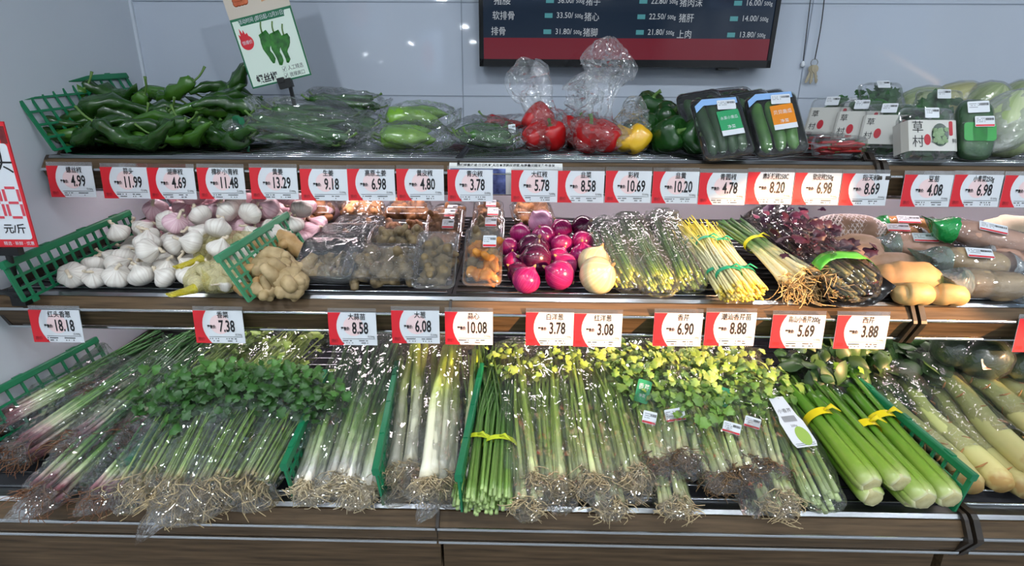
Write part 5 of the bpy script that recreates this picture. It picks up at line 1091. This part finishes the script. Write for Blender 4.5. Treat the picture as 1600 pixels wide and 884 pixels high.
# loose western celery
WC = mat('celery rib', '#fff', attr=[(0, '#d6d3a6'), (.1, '#b9c47a'), (.3, '#86a83c'), (.65, '#5f8f28'), (1, '#4a7a22')], scale=60, stretch=(1, 1, 1), rough=.32, coat=.2)
WCL = [(0, '#4f8a2c'), (1, '#6fa238')]
def celery(label, ro, tp, r_, h0, h1, n=9, leaves=0, tie=True):
    A = on('bot', ro[0], ro[1], h0); B = on('bot', tp[0], tp[1], h1); o = thing('celery_bunch', label, 'celery', A); d = B - A; L = d.length; dn = d.normalized(); side = dn.cross(V((0, 0, 1))).normalized(); up = side.cross(dn)
    for i in range(n):
        a_ = 2 * pi * i / n + .3; q = .45 + .55 * (i % 2); ca, sa = cos(a_) * q, sin(a_) * q * .85; l = L * (.82 + .2 * rnd.random()) if i else L; b = MB(); o_ = side * ca + up * sa
        P = spl([o_ * (r_ * .52), o_ * (r_ * .76) + dn * l * .08, o_ * (r_ * .74) + dn * l * .4, o_ * (r_ * .85) + dn * l * .7, o_ * (r_ * 1.15) + dn * l + side * jit(.01)], 10); up_i = (side * ca + up * sa).normalized()
        N = 9; rings = []
        for k_, p in enumerate(P):       # rib with a U-shaped section opening to the heart
            w_ = r_ * lerp(.66, .32, k_ / 9) * (.82 if k_ == 0 else 1); dd = (P[min(k_ + 1, 9)] - P[max(k_ - 1, 0)]).normalized(); tx = dd.cross(up_i).normalized(); tz = tx.cross(dd); sgn = 1 if tz.dot(up_i) > 0 else -1; r = []
            for j in range(N * 2):
                if j < N: an = pi * j / (N - 1); rr = 1.0 * (1 + .05 * cos(an * 8))
                else: an = pi * (2 * N - 1 - j) / (N - 1); rr = .55
                r.append(b.vert(p + tx * (cos(an) * w_ * rr) + tz * (sgn * (sin(an) * rr - .45) * w_ * .8), k_ / 9, .35 + .3 * (i / n)))
            rings.append(r)
        for k_ in range(9):
            for j in range(2 * N): b.face((rings[k_][j], rings[k_ + 1][j], rings[k_ + 1][(j + 1) % (2 * N)], rings[k_][(j + 1) % (2 * N)]))
        b.face(rings[0]); b.face(rings[-1][::-1]); obj('rib', b, WC, o)
    b = MB(); b.tube([-dn * r_ * .16, -dn * r_ * .12, dn * r_ * .15, dn * r_ * .7], [r_ * .4, r_ * .6, r_ * .8, r_ * .6], 16, nz=r_ * .05, nsc=60); obj('base', b, mat('celery base', '#a89c68', '#cfc99a', scale=50, rough=.5), o)
    if leaves:
        b = MB()
        for i in range(leaves): leaf(b, dn * (L * (.86 + .2 * rnd.random())) + side * jit(r_ * 1.5) + up * jit(r_ * 1.3), dn + side * jit(.8) + up * jit(.8), up + side * jit(.7), .026, 1)
        q = obj('leaves', b, mat('celery leaf', '#fff', attr=WCL, rough=.45), o); q['kind'] = 'stuff'
    if tie:
        C = dn * L * .56; rr = r_ * 1.12; b = MB(); I = [[b.vert(C + dn * (.009 * s_) + side * (cos(k * pi / 12) * rr) + up * (sin(k * pi / 12) * rr)) for k in range(24)] for s_ in (-1, 1)]
        for k in range(24): b.face((I[0][k], I[0][(k + 1) % 24], I[1][(k + 1) % 24], I[1][k]))
        b.tube([C + up * rr, C + up * (rr + .012) + side * .012, C + up * (rr + .004) + side * .03 - dn * .01], [.003, .008, .002], 6, flat=.4); obj('yellow_band', b, mat('yellow plastic tape', '#e0c80c', '#ecd81e', scale=20, rough=.35), o)
    return o
celery('loose celery bunch with yellow tape, nearest the packed celery', (1362, 758), (1228, 592), .027, .05, .10, 9)
celery('loose celery bunch with yellow tape on top, second from the packed celery', (1408, 755), (1262, 600), .026, .065, .10, 8, 0, False)
celery('loose celery bunch with yellow tape, middle of the celery heap', (1445, 782), (1290, 610), .029, .045, .085, 9)
celery('loose celery bunch with leaves beside the green divider', (1486, 780), (1312, 590), .028, .04, .085, 9, 60)
celery('loose celery bunch underneath, only its base showing at the shelf edge left', (1365, 778), (1290, 690), .026, .026, .03, 7, 0, False)
celery('loose celery bunch underneath, only its base showing between two bunches', (1428, 780), (1330, 690), .026, .026, .03, 7, 0, False)
# celtuce in long film sleeves
CTM = mat('celtuce stem', '#fff', attr=[(0, '#a8844c'), (.05, '#c9bd80'), (.3, '#c2c484'), (.6, '#a9b566'), (1, '#6f8f40')], scale=40, rough=.45, bump=.15, bscale=40)
CTL = [(0, '#35542c'), (.6, '#3f6030'), (1, '#4a6a38')]
for i, (lab, ro, tp, r_, h0, h1) in enumerate((
        ('celtuce stem right beside the green divider, its cut end at the shelf edge', (1520, 762), (1362, 590), .023, .024, .05), ('celtuce stem, second from the divider, brown leaf scars', (1560, 758), (1385, 570), .024, .032, .06),
        ('celtuce stem, third from the divider', (1600, 768), (1410, 560), .024, .026, .06), ('celtuce stem on top of the row, fourth from the divider', (1625, 735), (1425, 545), .025, .065, .09),
        ('celtuce stem cut off by the right picture edge, upper one', (1650, 690), (1470, 550), .025, .08, .1), ('celtuce stem lying under the others at the right edge', (1660, 760), (1490, 600), .024, .03, .05), ('celtuce stem at the back with dark leaves, beneath the wrapped vegetables', (1640, 640), (1480, 545), .023, .09, .1))):
    A = on('bot', ro[0], ro[1], h0); B = on('bot', tp[0], tp[1], h1); o = thing('celtuce', lab, 'celtuce', A); d = B - A; L = d.length; dn = d.normalized(); side = dn.cross(V((0, 0, 1))).normalized(); up = side.cross(dn)
    b = MB(); N = 26; R = [r_ * (.8 if k == 0 else 1) * (1 - .5 * (k / N) ** 1.5) * (1 + .05 * (1 if k % 4 == 1 else 0)) for k in range(N)]
    b.tube([dn * (L * k / (N - 1)) + side * (.01 * sin(k * .3 + i)) for k in range(N)], R, 16, nz=r_ * .06, nsc=50); obj('stem', b, CTM, o)
    b = MB()
    for k in range(16):
        u = .04 + k * .038; p = dn * L * u; a_ = k * 2.3; e = side * cos(a_) + up * sin(a_); rr = r_ * (1 - .5 * u ** 1.5) * 1.02; t2 = dn.cross(e)
        b.tube([p + e * rr * .86 - t2 * rr * .5 + dn * .004, p + e * rr * 1.0, p + e * rr * .86 + t2 * rr * .5 + dn * .004], [.001, .0022, .001], 5)
    obj('leaf_scars', b, mat('brown leaf scar', '#a86f3c', '#c2905a', scale=60, rough=.7), o)
    b = MB()
    for k in range(44): leaf(b, dn * (L * (.62 + .42 * rnd.random())) + (side * jit(1) + up * jit(1)) * r_ * .9, dn * 1.2 + side * jit(.6) + up * jit(.5), up + side * jit(1), .075 * (.6 + .6 * rnd.random()), rnd.random(), 5, .1)
    q = obj('leaves', b, mat('celtuce leaf', '#fff', attr=CTL, rough=.4), o); q['kind'] = 'stuff'
    b = MB(); hull(b, [dn * L * .2, dn * L * .24, dn * L * .5, dn * L * .8, dn * L * 1.02, dn * L * 1.1], [r_ * 1.2, r_ * 1.15, r_ * 1.15, r_ * 1.7, r_ * 1.8, r_ * .8], [r_ * 1.2, r_ * 1.15, r_ * 1.12, r_ * 1.5, r_ * 1.4, r_ * .4], 34, 24, amp=.16, up=(0, 0, 1), seed=70 + i); obj('film_sleeve', b, FILM, o)
# dark wrapped vegetables at the back right
EGG = mat('dark green squash skin', '#1c2f1c', '#34502e', scale=14, rough=.3, coat=.4)
for i, (lab, px, py, r, h_) in enumerate((('dark green vegetable in shrink film with a pink and white sticker', 1535, 556, .055, .15), ('dark green vegetable in shrink film behind the stickered one', 1570, 538, .05, .17), ('dark green vegetable in shrink film cut by the right picture edge', 1606, 572, .05, .14), ('dark green vegetable in shrink film left of the stickered one', 1492, 545, .048, .15))):
    o = thing('wrapped_squash', lab, 'squash', on('bot', px, py, h_), (.3, .8, jit(1))); prof = [(.1, -1), (.5, -.9), (.85, -.5), (1, 0), (.88, .5), (.5, .9), (.1, 1)]
    b = MB(); b.lathe([(q * r, z * r * .95) for q, z in prof], 26, fn=lambda q, z, a: (q * (1 + .05 * cos(8 * a)), z)); obj('squash', b, EGG, o); b = MB()
    b.lathe([(q * r * 1.06 + .001, z * r * 1.03) for q, z in prof], 26, fn=lambda q, z, a: (q * (1 + .06 * noise.noise(V((cos(a) * 4, sin(a) * 4, z * 50)))), z)); obj('shrink_wrap', b, FILM, o)
    if i == 0:
        R_ = o.rotation_euler.to_matrix().inverted(); v = R_ @ (CAM - o.location).normalized(); xx = R_ @ V((1, .1, 0)); sticker(o, v * r * 1.12 + R_ @ V((.02, 0, -.02)), xx, v.cross(xx), .035, .024, red=True)
for i, (lab, ro, tp) in enumerate((('dark leafy greens in film at the back right of the brown side board', (1325, 625), (1262, 548)), ('dark leafy greens in crinkled film at the back behind the right bay divider', (1395, 590), (1330, 535)), ('dark leafy greens at the back right under the middle shelf end', (1460, 575), (1400, 528)))):
    bundle('wrapped_dark_greens', lab, 'bagged greens', 'bot', ro, tp, .04, .05, .05, .10, 20, .004, [(0, '#5f7f44'), (1, '#2f4a2a')], 110, .05, .15, CTL, bag=(-.05, .95, 1.25, .3), wild=.35, fl=FILM, lobes=5)
# ================================================================== WALL SCREEN, POSTER, SIGN, KEYS, NOTICE
TY = 1.64
tl, tr = at(749, 60, TY), at(1209, 60, TY); zb = at(975, 105, TY).z; x0, x1 = tl.x, tr.x; W_ = x1 - x0; H_ = W_ * .58
o = thing('wall_screen', 'black-framed wall screen listing pork prices in white on dark blue with a red band', 'screen', (x0, TY, zb), (radians(3), 0, 0))
bz = .012
b = MB(); b.box((W_ / 2, .022, H_ / 2), (W_, .044, H_)); obj('casing', b, mat('glossy black casing', '#08090a', rough=.18), o)
b = MB()
for c, d in (((W_ / 2, -.002, .010), (W_, .006, .020)), ((W_ / 2, -.002, H_ - bz / 2), (W_, .006, bz)), ((bz / 2, -.002, H_ / 2), (bz, .006, H_)), ((W_ - bz / 2, -.002, H_ / 2), (bz, .006, H_))): b.box(c, d)
obj('bezel', b, mat('glossy black bezel', '#0b0c0e', rough=.12), o)
def glow(name, col, e, rough=.07):
    m, n, p = new_mat(name); p.inputs['Base Color'].default_value = (.004, .005, .008, 1); p.inputs['Roughness'].default_value = rough; p.inputs['Emission Color'].default_value = rgb(col); p.inputs['Emission Strength'].default_value = e; return m
b = MB(); b.box((W_ / 2, -.0006, H_ / 2), (W_ - .02, .0012, H_ - .03)); scr = obj('display', b, glow('display blue', '#1a2a3e', .55), o)
b = MB(); b.box((W_ / 2, -.0016, .020 + .028), (W_ - .026, .0012, .056)); obj('red_band', b, glow('display red', '#82202e', .55), scr)
WT = glow('display text', '#dfe8f0', .5); TT = glow('display teal', '#5fb0b8', .5)
TX = lambda px, py: (lambda p: Matrix.Translation((p.x - x0, -.0018, (p.z - zb))) @ Matrix.Rotation(pi / 2, 4, 'X'))(at(px, py, TY))
for px, py, tx, sz in ((785, 2, '猪腰', .032), (787, 26, '软排骨', .028), (779, 50, '排骨', .028), (926, 4, '猪手', .028), (924, 28, '猪心', .028), (922, 52, '猪脚', .028), (1078, 6, '猪肉沫', .028), (1071, 30, '猪肝', .028), (1068, 55, '上肉', .028)): bt = MB(); text_mb(bt, tx, sz * .85, TX(px, py), .9); obj('item_lettering', bt, WT, scr)
for px, py, tx in ((892, 2, '36.00/'), (890, 25, '33.50/'), (888, 50, '31.80/'), (1037, 3, '22.80/'), (1034, 27, '22.50/'), (1032, 51, '21.80/'), (1184, 6, '16.00/'), (1178, 30, '14.00/'), (1174, 55, '13.80/')):
    bt, bq = MB(), MB(); text_mb(bt, tx, .021, TX(px - 8, py), .9); text_mb(bt, '500g', .0145, TX(px + 14, py + 1), .85)
    M = TX(px - 33, py); bq.poly([M @ V(q) for q in ((-.011, -.006, 0), (.011, -.006, 0), (.011, .006, 0), (-.011, .006, 0))]); obj('price_lettering', bt, WT, scr); obj('price_chip', bq, TT, scr)
b = MB(); b.box((W_ / 2, .05, H_ / 2), (.3, .03, .2)); obj('wall_mount', b, BLACK, o)
b = MB(); b.box((W_ * .86, .01, -.003), (.06, .02, .006)); obj('sensor_foot', b, BLACK, o)
# hanging poster of peppers in a black clip
PY = 1.47
BLp, BRp, TLp = at(395, 139, PY), at(487, 117, PY), at(327, 0, PY)
px_ = (BRp - BLp).normalized(); py_ = (TLp - BLp).normalized(); F = frame(BLp, px_, py_); PW = (BRp - BLp).length; PH = PW * 1.95
o = thing('pepper_poster', 'tilted green-bordered poster with a picture of three green peppers, clipped above the pepper heap', 'poster', F.translation, F.to_euler())
PGREEN = mat('poster green', '#0f6b46', rough=.45); PMINT = mat('poster mint', '#dfeee0', rough=.45); PBEIGE = mat('poster beige', '#cdbfae', '#d8ccbc', scale=6, rough=.45)
hb = PW * 1.02
b = MB(); b.box((PW / 2, PH / 2, -.001), (PW, PH, .002)); obj('sheet', b, PBEIGE, o)
b = MB(); b.prism([(0, 0), (PW, 0), (PW, hb), (0, hb)], (1, 0, 0), (0, 1, 0), (0, 0, 0), (0, 0, .0004)); obj('green_border', b, PGREEN, o)
b = MB(); b.prism([(.004, .004), (PW - .004, .004), (PW - .004, hb - .006), (PW * .88, hb - .006), (PW * .86, hb - .02), (PW * .14, hb - .02), (PW * .12, hb - .006), (.004, hb - .006)], (1, 0, 0), (0, 1, 0), (0, 0, .0004), (0, 0, .0004)); obj('mint_panel', b, PMINT, o)
b = MB(); T = lambda x, y: Matrix.Translation((PW * x, PW * y, .001)); text_mb(b, '活动时间 (即日起-12月31日)', PW * .075, T(.5, .955), .82); obj('date_lettering', b, PAPER, o)
b = MB(); text_mb(b, '螺丝椒', PW * .14, T(.29, .1), .85, bold=.0006); text_mb(b, '☑ 人工精选', PW * .075, T(.74, .17), .85); text_mb(b, '☑ 微辣爽口', PW * .075, T(.74, .07), .85); obj('black_lettering', b, INK, o)
b = MB(); text_mb(b, '每日优惠', PW * .12, T(.3, 1.70), .9, bold=.0005); obj('heading_lettering', b, INK, o)
b = MB(); b.prism([(PW * .08, PW * 1.48), (PW * .52, PW * 1.48), (PW * .52, PW * 1.57), (PW * .08, PW * 1.57)], (1, 0, 0), (0, 1, 0), (0, 0, .0), (0, 0, .0005)); obj('green_strip', b, mat('strip green', '#5f8f7c', rough=.45), o)
b = MB(); text_mb(b, '新鲜蔬菜 低价好货', PW * .06, T(.3, 1.525), .8); obj('strip_lettering', b, PAPER, o)
b = MB(); C = [(PW * (.16 + .105 * cos(a)), PW * (.66 + .105 * sin(a))) for a in [radians(60 - 12 * k) for k in range(26)]]; C += [(PW * .065, PW * .72), (PW * .06, PW * .8), (PW * .09, PW * .77), (PW * .095, PW * .88), (PW * .13, PW * .8), (PW * .15, PW * .85), (PW * .17, PW * .78), (PW * .2, PW * .8)]
b.prism(C, (1, 0, 0), (0, 1, 0), (0, 0, .0008), (0, 0, .0003)); obj('flame_badge', b, RED, o)
b = MB(); text_mb(b, '惊爆价', PW * .062, Matrix.Translation((PW * .165, PW * .66, .0013)), .9); obj('badge_lettering', b, PAPER, o)
for cx, cy, l, w_, a in ((.45, .52, .46, .085, .05), (.59, .48, .48, .095, -.12), (.72, .45, .4, .075, -.2)):
    b = MB(); P = []; R = []
    for k in range(9):
        u = k / 8; P.append(V((PW * (cx + (u - .5) * l * sin(-a) * -1 + .02 * sin(u * 9)), PW * (cy + (.5 - u) * l), .0014))); R.append(PW * w_ * (.5 + .5 * sin(pi * min(1, u * 1.2 + .25))) * (1 if k < 8 else .4))
    b.tube(P, R, 12, flat=.02, up=(0, 0, 1), nz=PW * .008, nsc=90); q = obj('printed_pepper', b, mat('printed pepper green', '#134a1c', '#3c8a30', scale=60, rough=.45), o)
    b = MB(); b.tube(spl([P[0], P[0] + V((PW * .005, PW * .08, 0)), P[0] + V((PW * .03, PW * .15, 0))], 6), PW * .012, 6, flat=.05, up=(0, 0, 1)); obj('printed_stem', b, GPS, q)
b = MB()
for k in range(7): b.lathe([(PW * .05, 0), (PW * .03, .0004)], 12, c=(PW * (.18 + .05 * (k % 4)), PW * (1.22 + .045 * (k // 4)), .0))
obj('printed_carrots', b, mat('printed orange', '#c9552c', '#d9794c', scale=50, rough=.45), o)
b = MB(); b.prism([(PW * .58, PW * 1.16), (PW * .8, PW * 1.2), (PW * .8, PW * 1.3), (PW * .58, PW * 1.26)], (1, 0, 0), (0, 1, 0), (0, 0, 0), (0, 0, .0005)); b.prism([(PW * .78, PW * 1.26), (PW * .98, PW * 1.3), (PW * .98, PW * 1.65), (PW * .6, PW * 1.6), (PW * .62, PW * 1.46)], (1, 0, 0), (0, 1, 0), (0, 0, 0), (0, 0, .0004)); obj('printed_basket', b, mat('printed basket', '#c98a52', '#dfae80', scale=60, rough=.45), o)
b = MB(); b.prism([(PW * .5, PW * 1.22), (PW * .68, PW * 1.26), (PW * .66, PW * 1.42), (PW * .5, PW * 1.4)], (1, 0, 0), (0, 1, 0), (0, 0, .0005), (0, 0, .0004)); obj('printed_card', b, PAPER, o)
b = MB(); b.box((PW * .55, -.006, .0), (.036, .022, .012)); b.box((PW * .5, .004, .003), (.018, .012, .012)); b.bar((PW * .6, -.01, -.004), (PW * .45, -.16, -.03), .008, .008); obj('black_clip', b, BLACK, o)
# red and white price sign on a clamp at the left
SY = .98
c0 = at(50, 196, SY); c1 = at(50, 387, SY); h_ = (c0 - c1).length; w_ = .16
F = frame(c1 + V((-w_, 0, 0)), (1, .08, -.01), (c0 - c1)); o = thing('price_sign', 'red-framed white price sign on a black clamp at the left end of the garlic shelf', 'sign', F.translation, F.to_euler())
b = MB(); b.box((w_ / 2, h_ / 2, -.0015), (w_, h_, .003)); obj('board', b, RED, o)
b = MB(); b.prism([(x + w_ / 2, y + h_ * .45) for x, y in rrect(w_ * .94, h_ * .77, .006)], (1, 0, 0), (0, 1, 0), (0, 0, 0), (0, 0, .0004)); obj('white_panel', b, PAPER, o)
b = MB(); text_mb(b, '今日推荐', h_ * .13, Matrix.Translation((w_ * .55, h_ * .905, .0004)), 1.0, bold=.0006); obj('heading_lettering', b, PAPER, o)
b = MB(); b.box((w_ * .955, h_ * .9, .0004), (w_ * .07, h_ * .13, .0006)); obj('heading_picture', b, mat('dark red picture', '#5a0f16', '#8a2a2a', scale=90, rough=.5), o)
b = MB(); text_mb(b, '蒜头', h_ * .2, Matrix.Translation((w_ * .72, h_ * .68, .0008)), .9); text_mb(b, '元/斤', h_ * .085, Matrix.Translation((w_ * .80, h_ * .15, .0008)), .9, bold=.0004); obj('pen_lettering', b, INK, o)
b = MB(); sw, sh = w_ * .16, h_ * .2
for cx, cy, segs in ((w_ * .87, h_ * .37, 'abcdefg'), (w_ * .66, h_ * .37, 'abcdfg'), (w_ * .40, h_ * .37, 'bc')):
    hx, hy = sw / 2, sh * .6; S = {'a': ((-hx * .7, hy), (hx * .7, hy)), 'g': ((-hx * .7, 0), (hx * .7, 0)), 'd': ((-hx * .7, -hy), (hx * .7, -hy)), 'f': ((-hx, hy * .9), (-hx, hy * .1)), 'b': ((hx, hy * .9), (hx, hy * .1)), 'e': ((-hx, -hy * .1), (-hx, -hy * .9)), 'c': ((hx, -hy * .1), (hx, -hy * .9))}
    for s_ in segs:
        (ax, ay), (bx, by) = S[s_]; b.bar((cx + ax, cy + ay, .0008), (cx + bx, cy + by, .0008), .0048, .0006, up=(0, 0, 1))
obj('price_digits', b, mat('digit red', '#d84a58', rough=.4), o)
b = MB(); text_mb(b, '精选 · 新鲜 · 优惠', h_ * .035, Matrix.Translation((w_ * .8, h_ * .03, .0006)), .9); obj('foot_lettering', b, PAPER, o)
iv = F.inverted(); foot = at(32, 462, TIER['mid'][0] - .03)
b = MB(); a_ = iv @ (at(12, 392, SY + .01)); f_ = iv @ foot; b.box(a_, (.05, .016, .014)); b.tube([a_, lerp(a_, f_, .5), f_], [.006, .005, .006], 10); obj('stem', b, BLACK, o)
b = MB(); b.box(f_ + V((0, 0, 0)), (.028, .04, .02)); b.tube([f_ + V((-.05, .012, 0)), f_ + V((0, .006, .01)), f_ + V((.035, .008, 0))], [.004, .008, .004], 8, flat=.6); obj('clamp', b, BLACK, o)
# keys and cords on the wall
METAL = mat('key brass', '#9d927c', '#b3a890', scale=40, rough=.35, metal=.8)
p = at(1272, 100, WY - .012); top = at(1291, -30, WY - .012)
o = thing('key_bunch', 'small bunch of keys hanging on a black cord against the wall', 'keys', p)
b = MB(); b.tube(spl([top - p, (top - p) * .5 + V((.004, 0, 0)), V((0, 0, .012))], 10), .0014, 6); obj('cord', b, BLACK, o)
b = MB(); b.tube([(cos(k * pi / 10) * .010, 0, .004 + sin(k * pi / 10) * .010) for k in range(21)], .0012, 6, cap=False); obj('ring', b, STEEL, o)
for k, a in enumerate((-.25, .05, .3)):
    b = MB(); R_ = Matrix.Rotation(a, 3, 'Y'); b.prism([(cos(q * pi / 8) * .010, -.014 + sin(q * pi / 8) * .011) for q in range(16)], R_ @ V((1, 0, 0)), R_ @ V((0, 0, 1)), (0, -.004 + k * .002, 0), (0, .0016, 0)); b.prism([(-.0035, -.024), (-.0035, -.052), (0, -.056), (.0035, -.052), (.0055, -.046), (.0035, -.042), (.0055, -.036), (.0035, -.032), (.0035, -.024)], R_ @ V((1, 0, 0)), R_ @ V((0, 0, 1)), (0, -.004 + k * .002, 0), (0, .0016, 0)); obj('key', b, METAL, o)
p = at(1254, 102, WY - .008); top = at(1270, -30, WY - .008)
o = thing('pull_cord', 'thin black pull cord with a small white end knob left of the keys', 'cord', p)
b = MB(); b.tube(spl([top - p, (top - p) * .5, V((0, 0, .006))], 8), .0012, 6); obj('cord', b, BLACK, o)
b = MB(); b.lathe([(.001, .012), (.004, .010), (.0065, .0), (.006, -.004), (.002, -.005)], 14); obj('end_knob', b, PAPER, o)
# notice pasted on the top rail
p0, p1 = at(702, 251, TIER['top'][0] - .012), at(879, 252, TIER['top'][0] - .012); z0_ = TIER['top'][1]
o = thing('rail_notice', 'white and blue paper notice taped to the top shelf front behind the price tags', 'notice', (p0.x, TIER['top'][0] - .001, z0_ - .004)); wn = p1.x - p0.x
b = MB(); a1, a2, a3 = V((0, -.0085, -.006)), V((0, -.0268, -.026)), V((0, .0, -.08)); ex = V((wn, 0, 0))
b.poly([a1, a1 + ex, a2 + ex, a2]); b.poly([a2, a2 + ex, a3 + ex, a3]); q = obj('sheet', b, PAPERY, o); q.modifiers.new('thickness', 'SOLIDIFY').thickness = .0008
F = frame((0, -.0085 - .0008, -.0065 + .0006), (1, 0, 0), (a1 - a2))
b = MB(); text_mb(b, '我们郑重承诺:日日新鲜,凡在本店购买蔬菜,有质量问题无条件退货', .0088, F @ Matrix.Translation((wn * .5, -.007, .0004)), .92, bold=.0002); obj('lettering', b, INK, o)
b = MB(); b.poly([a1.lerp(a2, .58) + V((.003, -.0016, .0)), a1.lerp(a2, .58) + V((wn * .5, -.0016, 0)), a2 + V((wn * .5, -.0016, 0)), a2 + V((.003, -.0016, 0))]); b.poly([a2 + V((.003, -.0016, 0)), a2 + V((wn * .5, -.0016, 0)), a3 + V((wn * .5, -.0016, 0)), a3 + V((.003, -.0016, 0))]); obj('blue_picture', b, mat('blue market picture', '#2b3560', '#7f8fd0', scale=50, rough=.4), o)

# promotion sheets hanging from the ceiling behind the viewer (seen mirrored in the wall and the screen)
def mirrored(px, py, s):
    d = ray(px, py); k = WY / d.y; w_ = CAM + d * k; return w_ + V((d.x, -d.y, d.z)) * s
MEAT = mat('printed meat picture', '#a03a40', '#d98c88', scale=30, rough=.5); SKYP = mat('pale blue sheet', '#c4d6f2', rough=.4)
for lab, (xa, xb, ya, yb), s_ in (('hanging pale blue promotion sheet, far left of the row behind the viewer', (540, 600, -20, 58), 3.2), ('hanging promotion sheet with a red meat picture, second of the row behind the viewer', (655, 692, 48, 128), 4.5), ('hanging promotion sheet with a blue mop picture, middle of the row behind the viewer', (800, 915, 28, 80), 3.8), ('hanging promotion sheet with a meat picture, right side of the row behind the viewer', (1090, 1188, 36, 92), 3.8)):
    p = mirrored((xa + xb) / 2, (ya + yb) / 2, s_); q = mirrored(xb, (ya + yb) / 2, s_); r = mirrored((xa + xb) / 2, ya, s_); w_ = abs(q.x - p.x) * 2; h_ = abs(r.z - p.z) * 2
    o = thing('promotion_sheet', lab, 'poster', p); b = MB(); b.box((0, 0, 0), (w_, .003, h_)); obj('sheet', b, SKYP, o)
    b = MB(); b.prism([(cos(k * pi / 8) * w_ * .26 - w_ * .15, sin(k * pi / 8) * h_ * .3) for k in range(16)], (1, 0, 0), (0, 0, 1), (0, .0016, 0), (0, .001, 0)); obj('picture', b, BLUEP if 'mop' in lab else MEAT, o)
    for sx in (-1, 1):
        b = MB(); b.tube([(sx * w_ * .4, 0, h_ / 2), (sx * w_ * .4, 0, CZ - p.z)], .002, 5); obj('cord', b, BLACK, o)
# ================================================================== seat everything on its shelf deck
bpy.context.view_layer.update()
FRONT = ('at the shelf edge beside the loose ginger', 'widest pack at the shelf edge', 'right of the widest film-covered tray', 'above bright orange turmeric')
SKIP = ('price tag', 'display stand', 'light', 'screen', 'poster', 'sign', 'keys', 'cord', 'notice', 'sticker')
for o in [x for x in COL.objects if x.parent is None and x.get('category') and x['category'] not in SKIP]:
    if o.type != 'EMPTY': continue
    t = min(TIER, key=lambda k: (lambda d: d if d > -.09 else 9)(o.location.z - (TIER[k][1] + tan(TIER[k][2]) * (o.location.y - TIER[k][0]))))
    Y0, z0, a = TIER[t]; ka = tan(a); pen, ymin, ymax = -9, 9, -9
    for c in o.children_recursive:
        if c.type != 'MESH': continue
        M = np.array(c.matrix_world); n = len(c.data.vertices); co = np.empty(n * 3); c.data.vertices.foreach_get('co', co); w3 = co.reshape(-1, 3) @ M[:3, :3].T + M[:3, 3]
        ymin = min(ymin, w3[:, 1].min()); ymax = max(ymax, w3[:, 1].max())
        k = w3[:, 1] > Y0 + .012
        if k.any(): pen = max(pen, (z0 + ka * (w3[k, 1] - Y0) + .0012 - w3[k, 2]).max())
    dy = 0
    if any(q in o['label'] for q in FRONT): dy = Y0 + .012 - ymin
    elif ymax > WY - .046: dy = WY - .046 - ymax
    if t == 'mid' and o['category'] == 'packed ginger' and pen > .002: pen *= 1.0
    pen += ka * dy
    if 0 < pen < .07 or dy: o.location = V(o.location) + V((0, dy, max(0, min(pen, .07))))
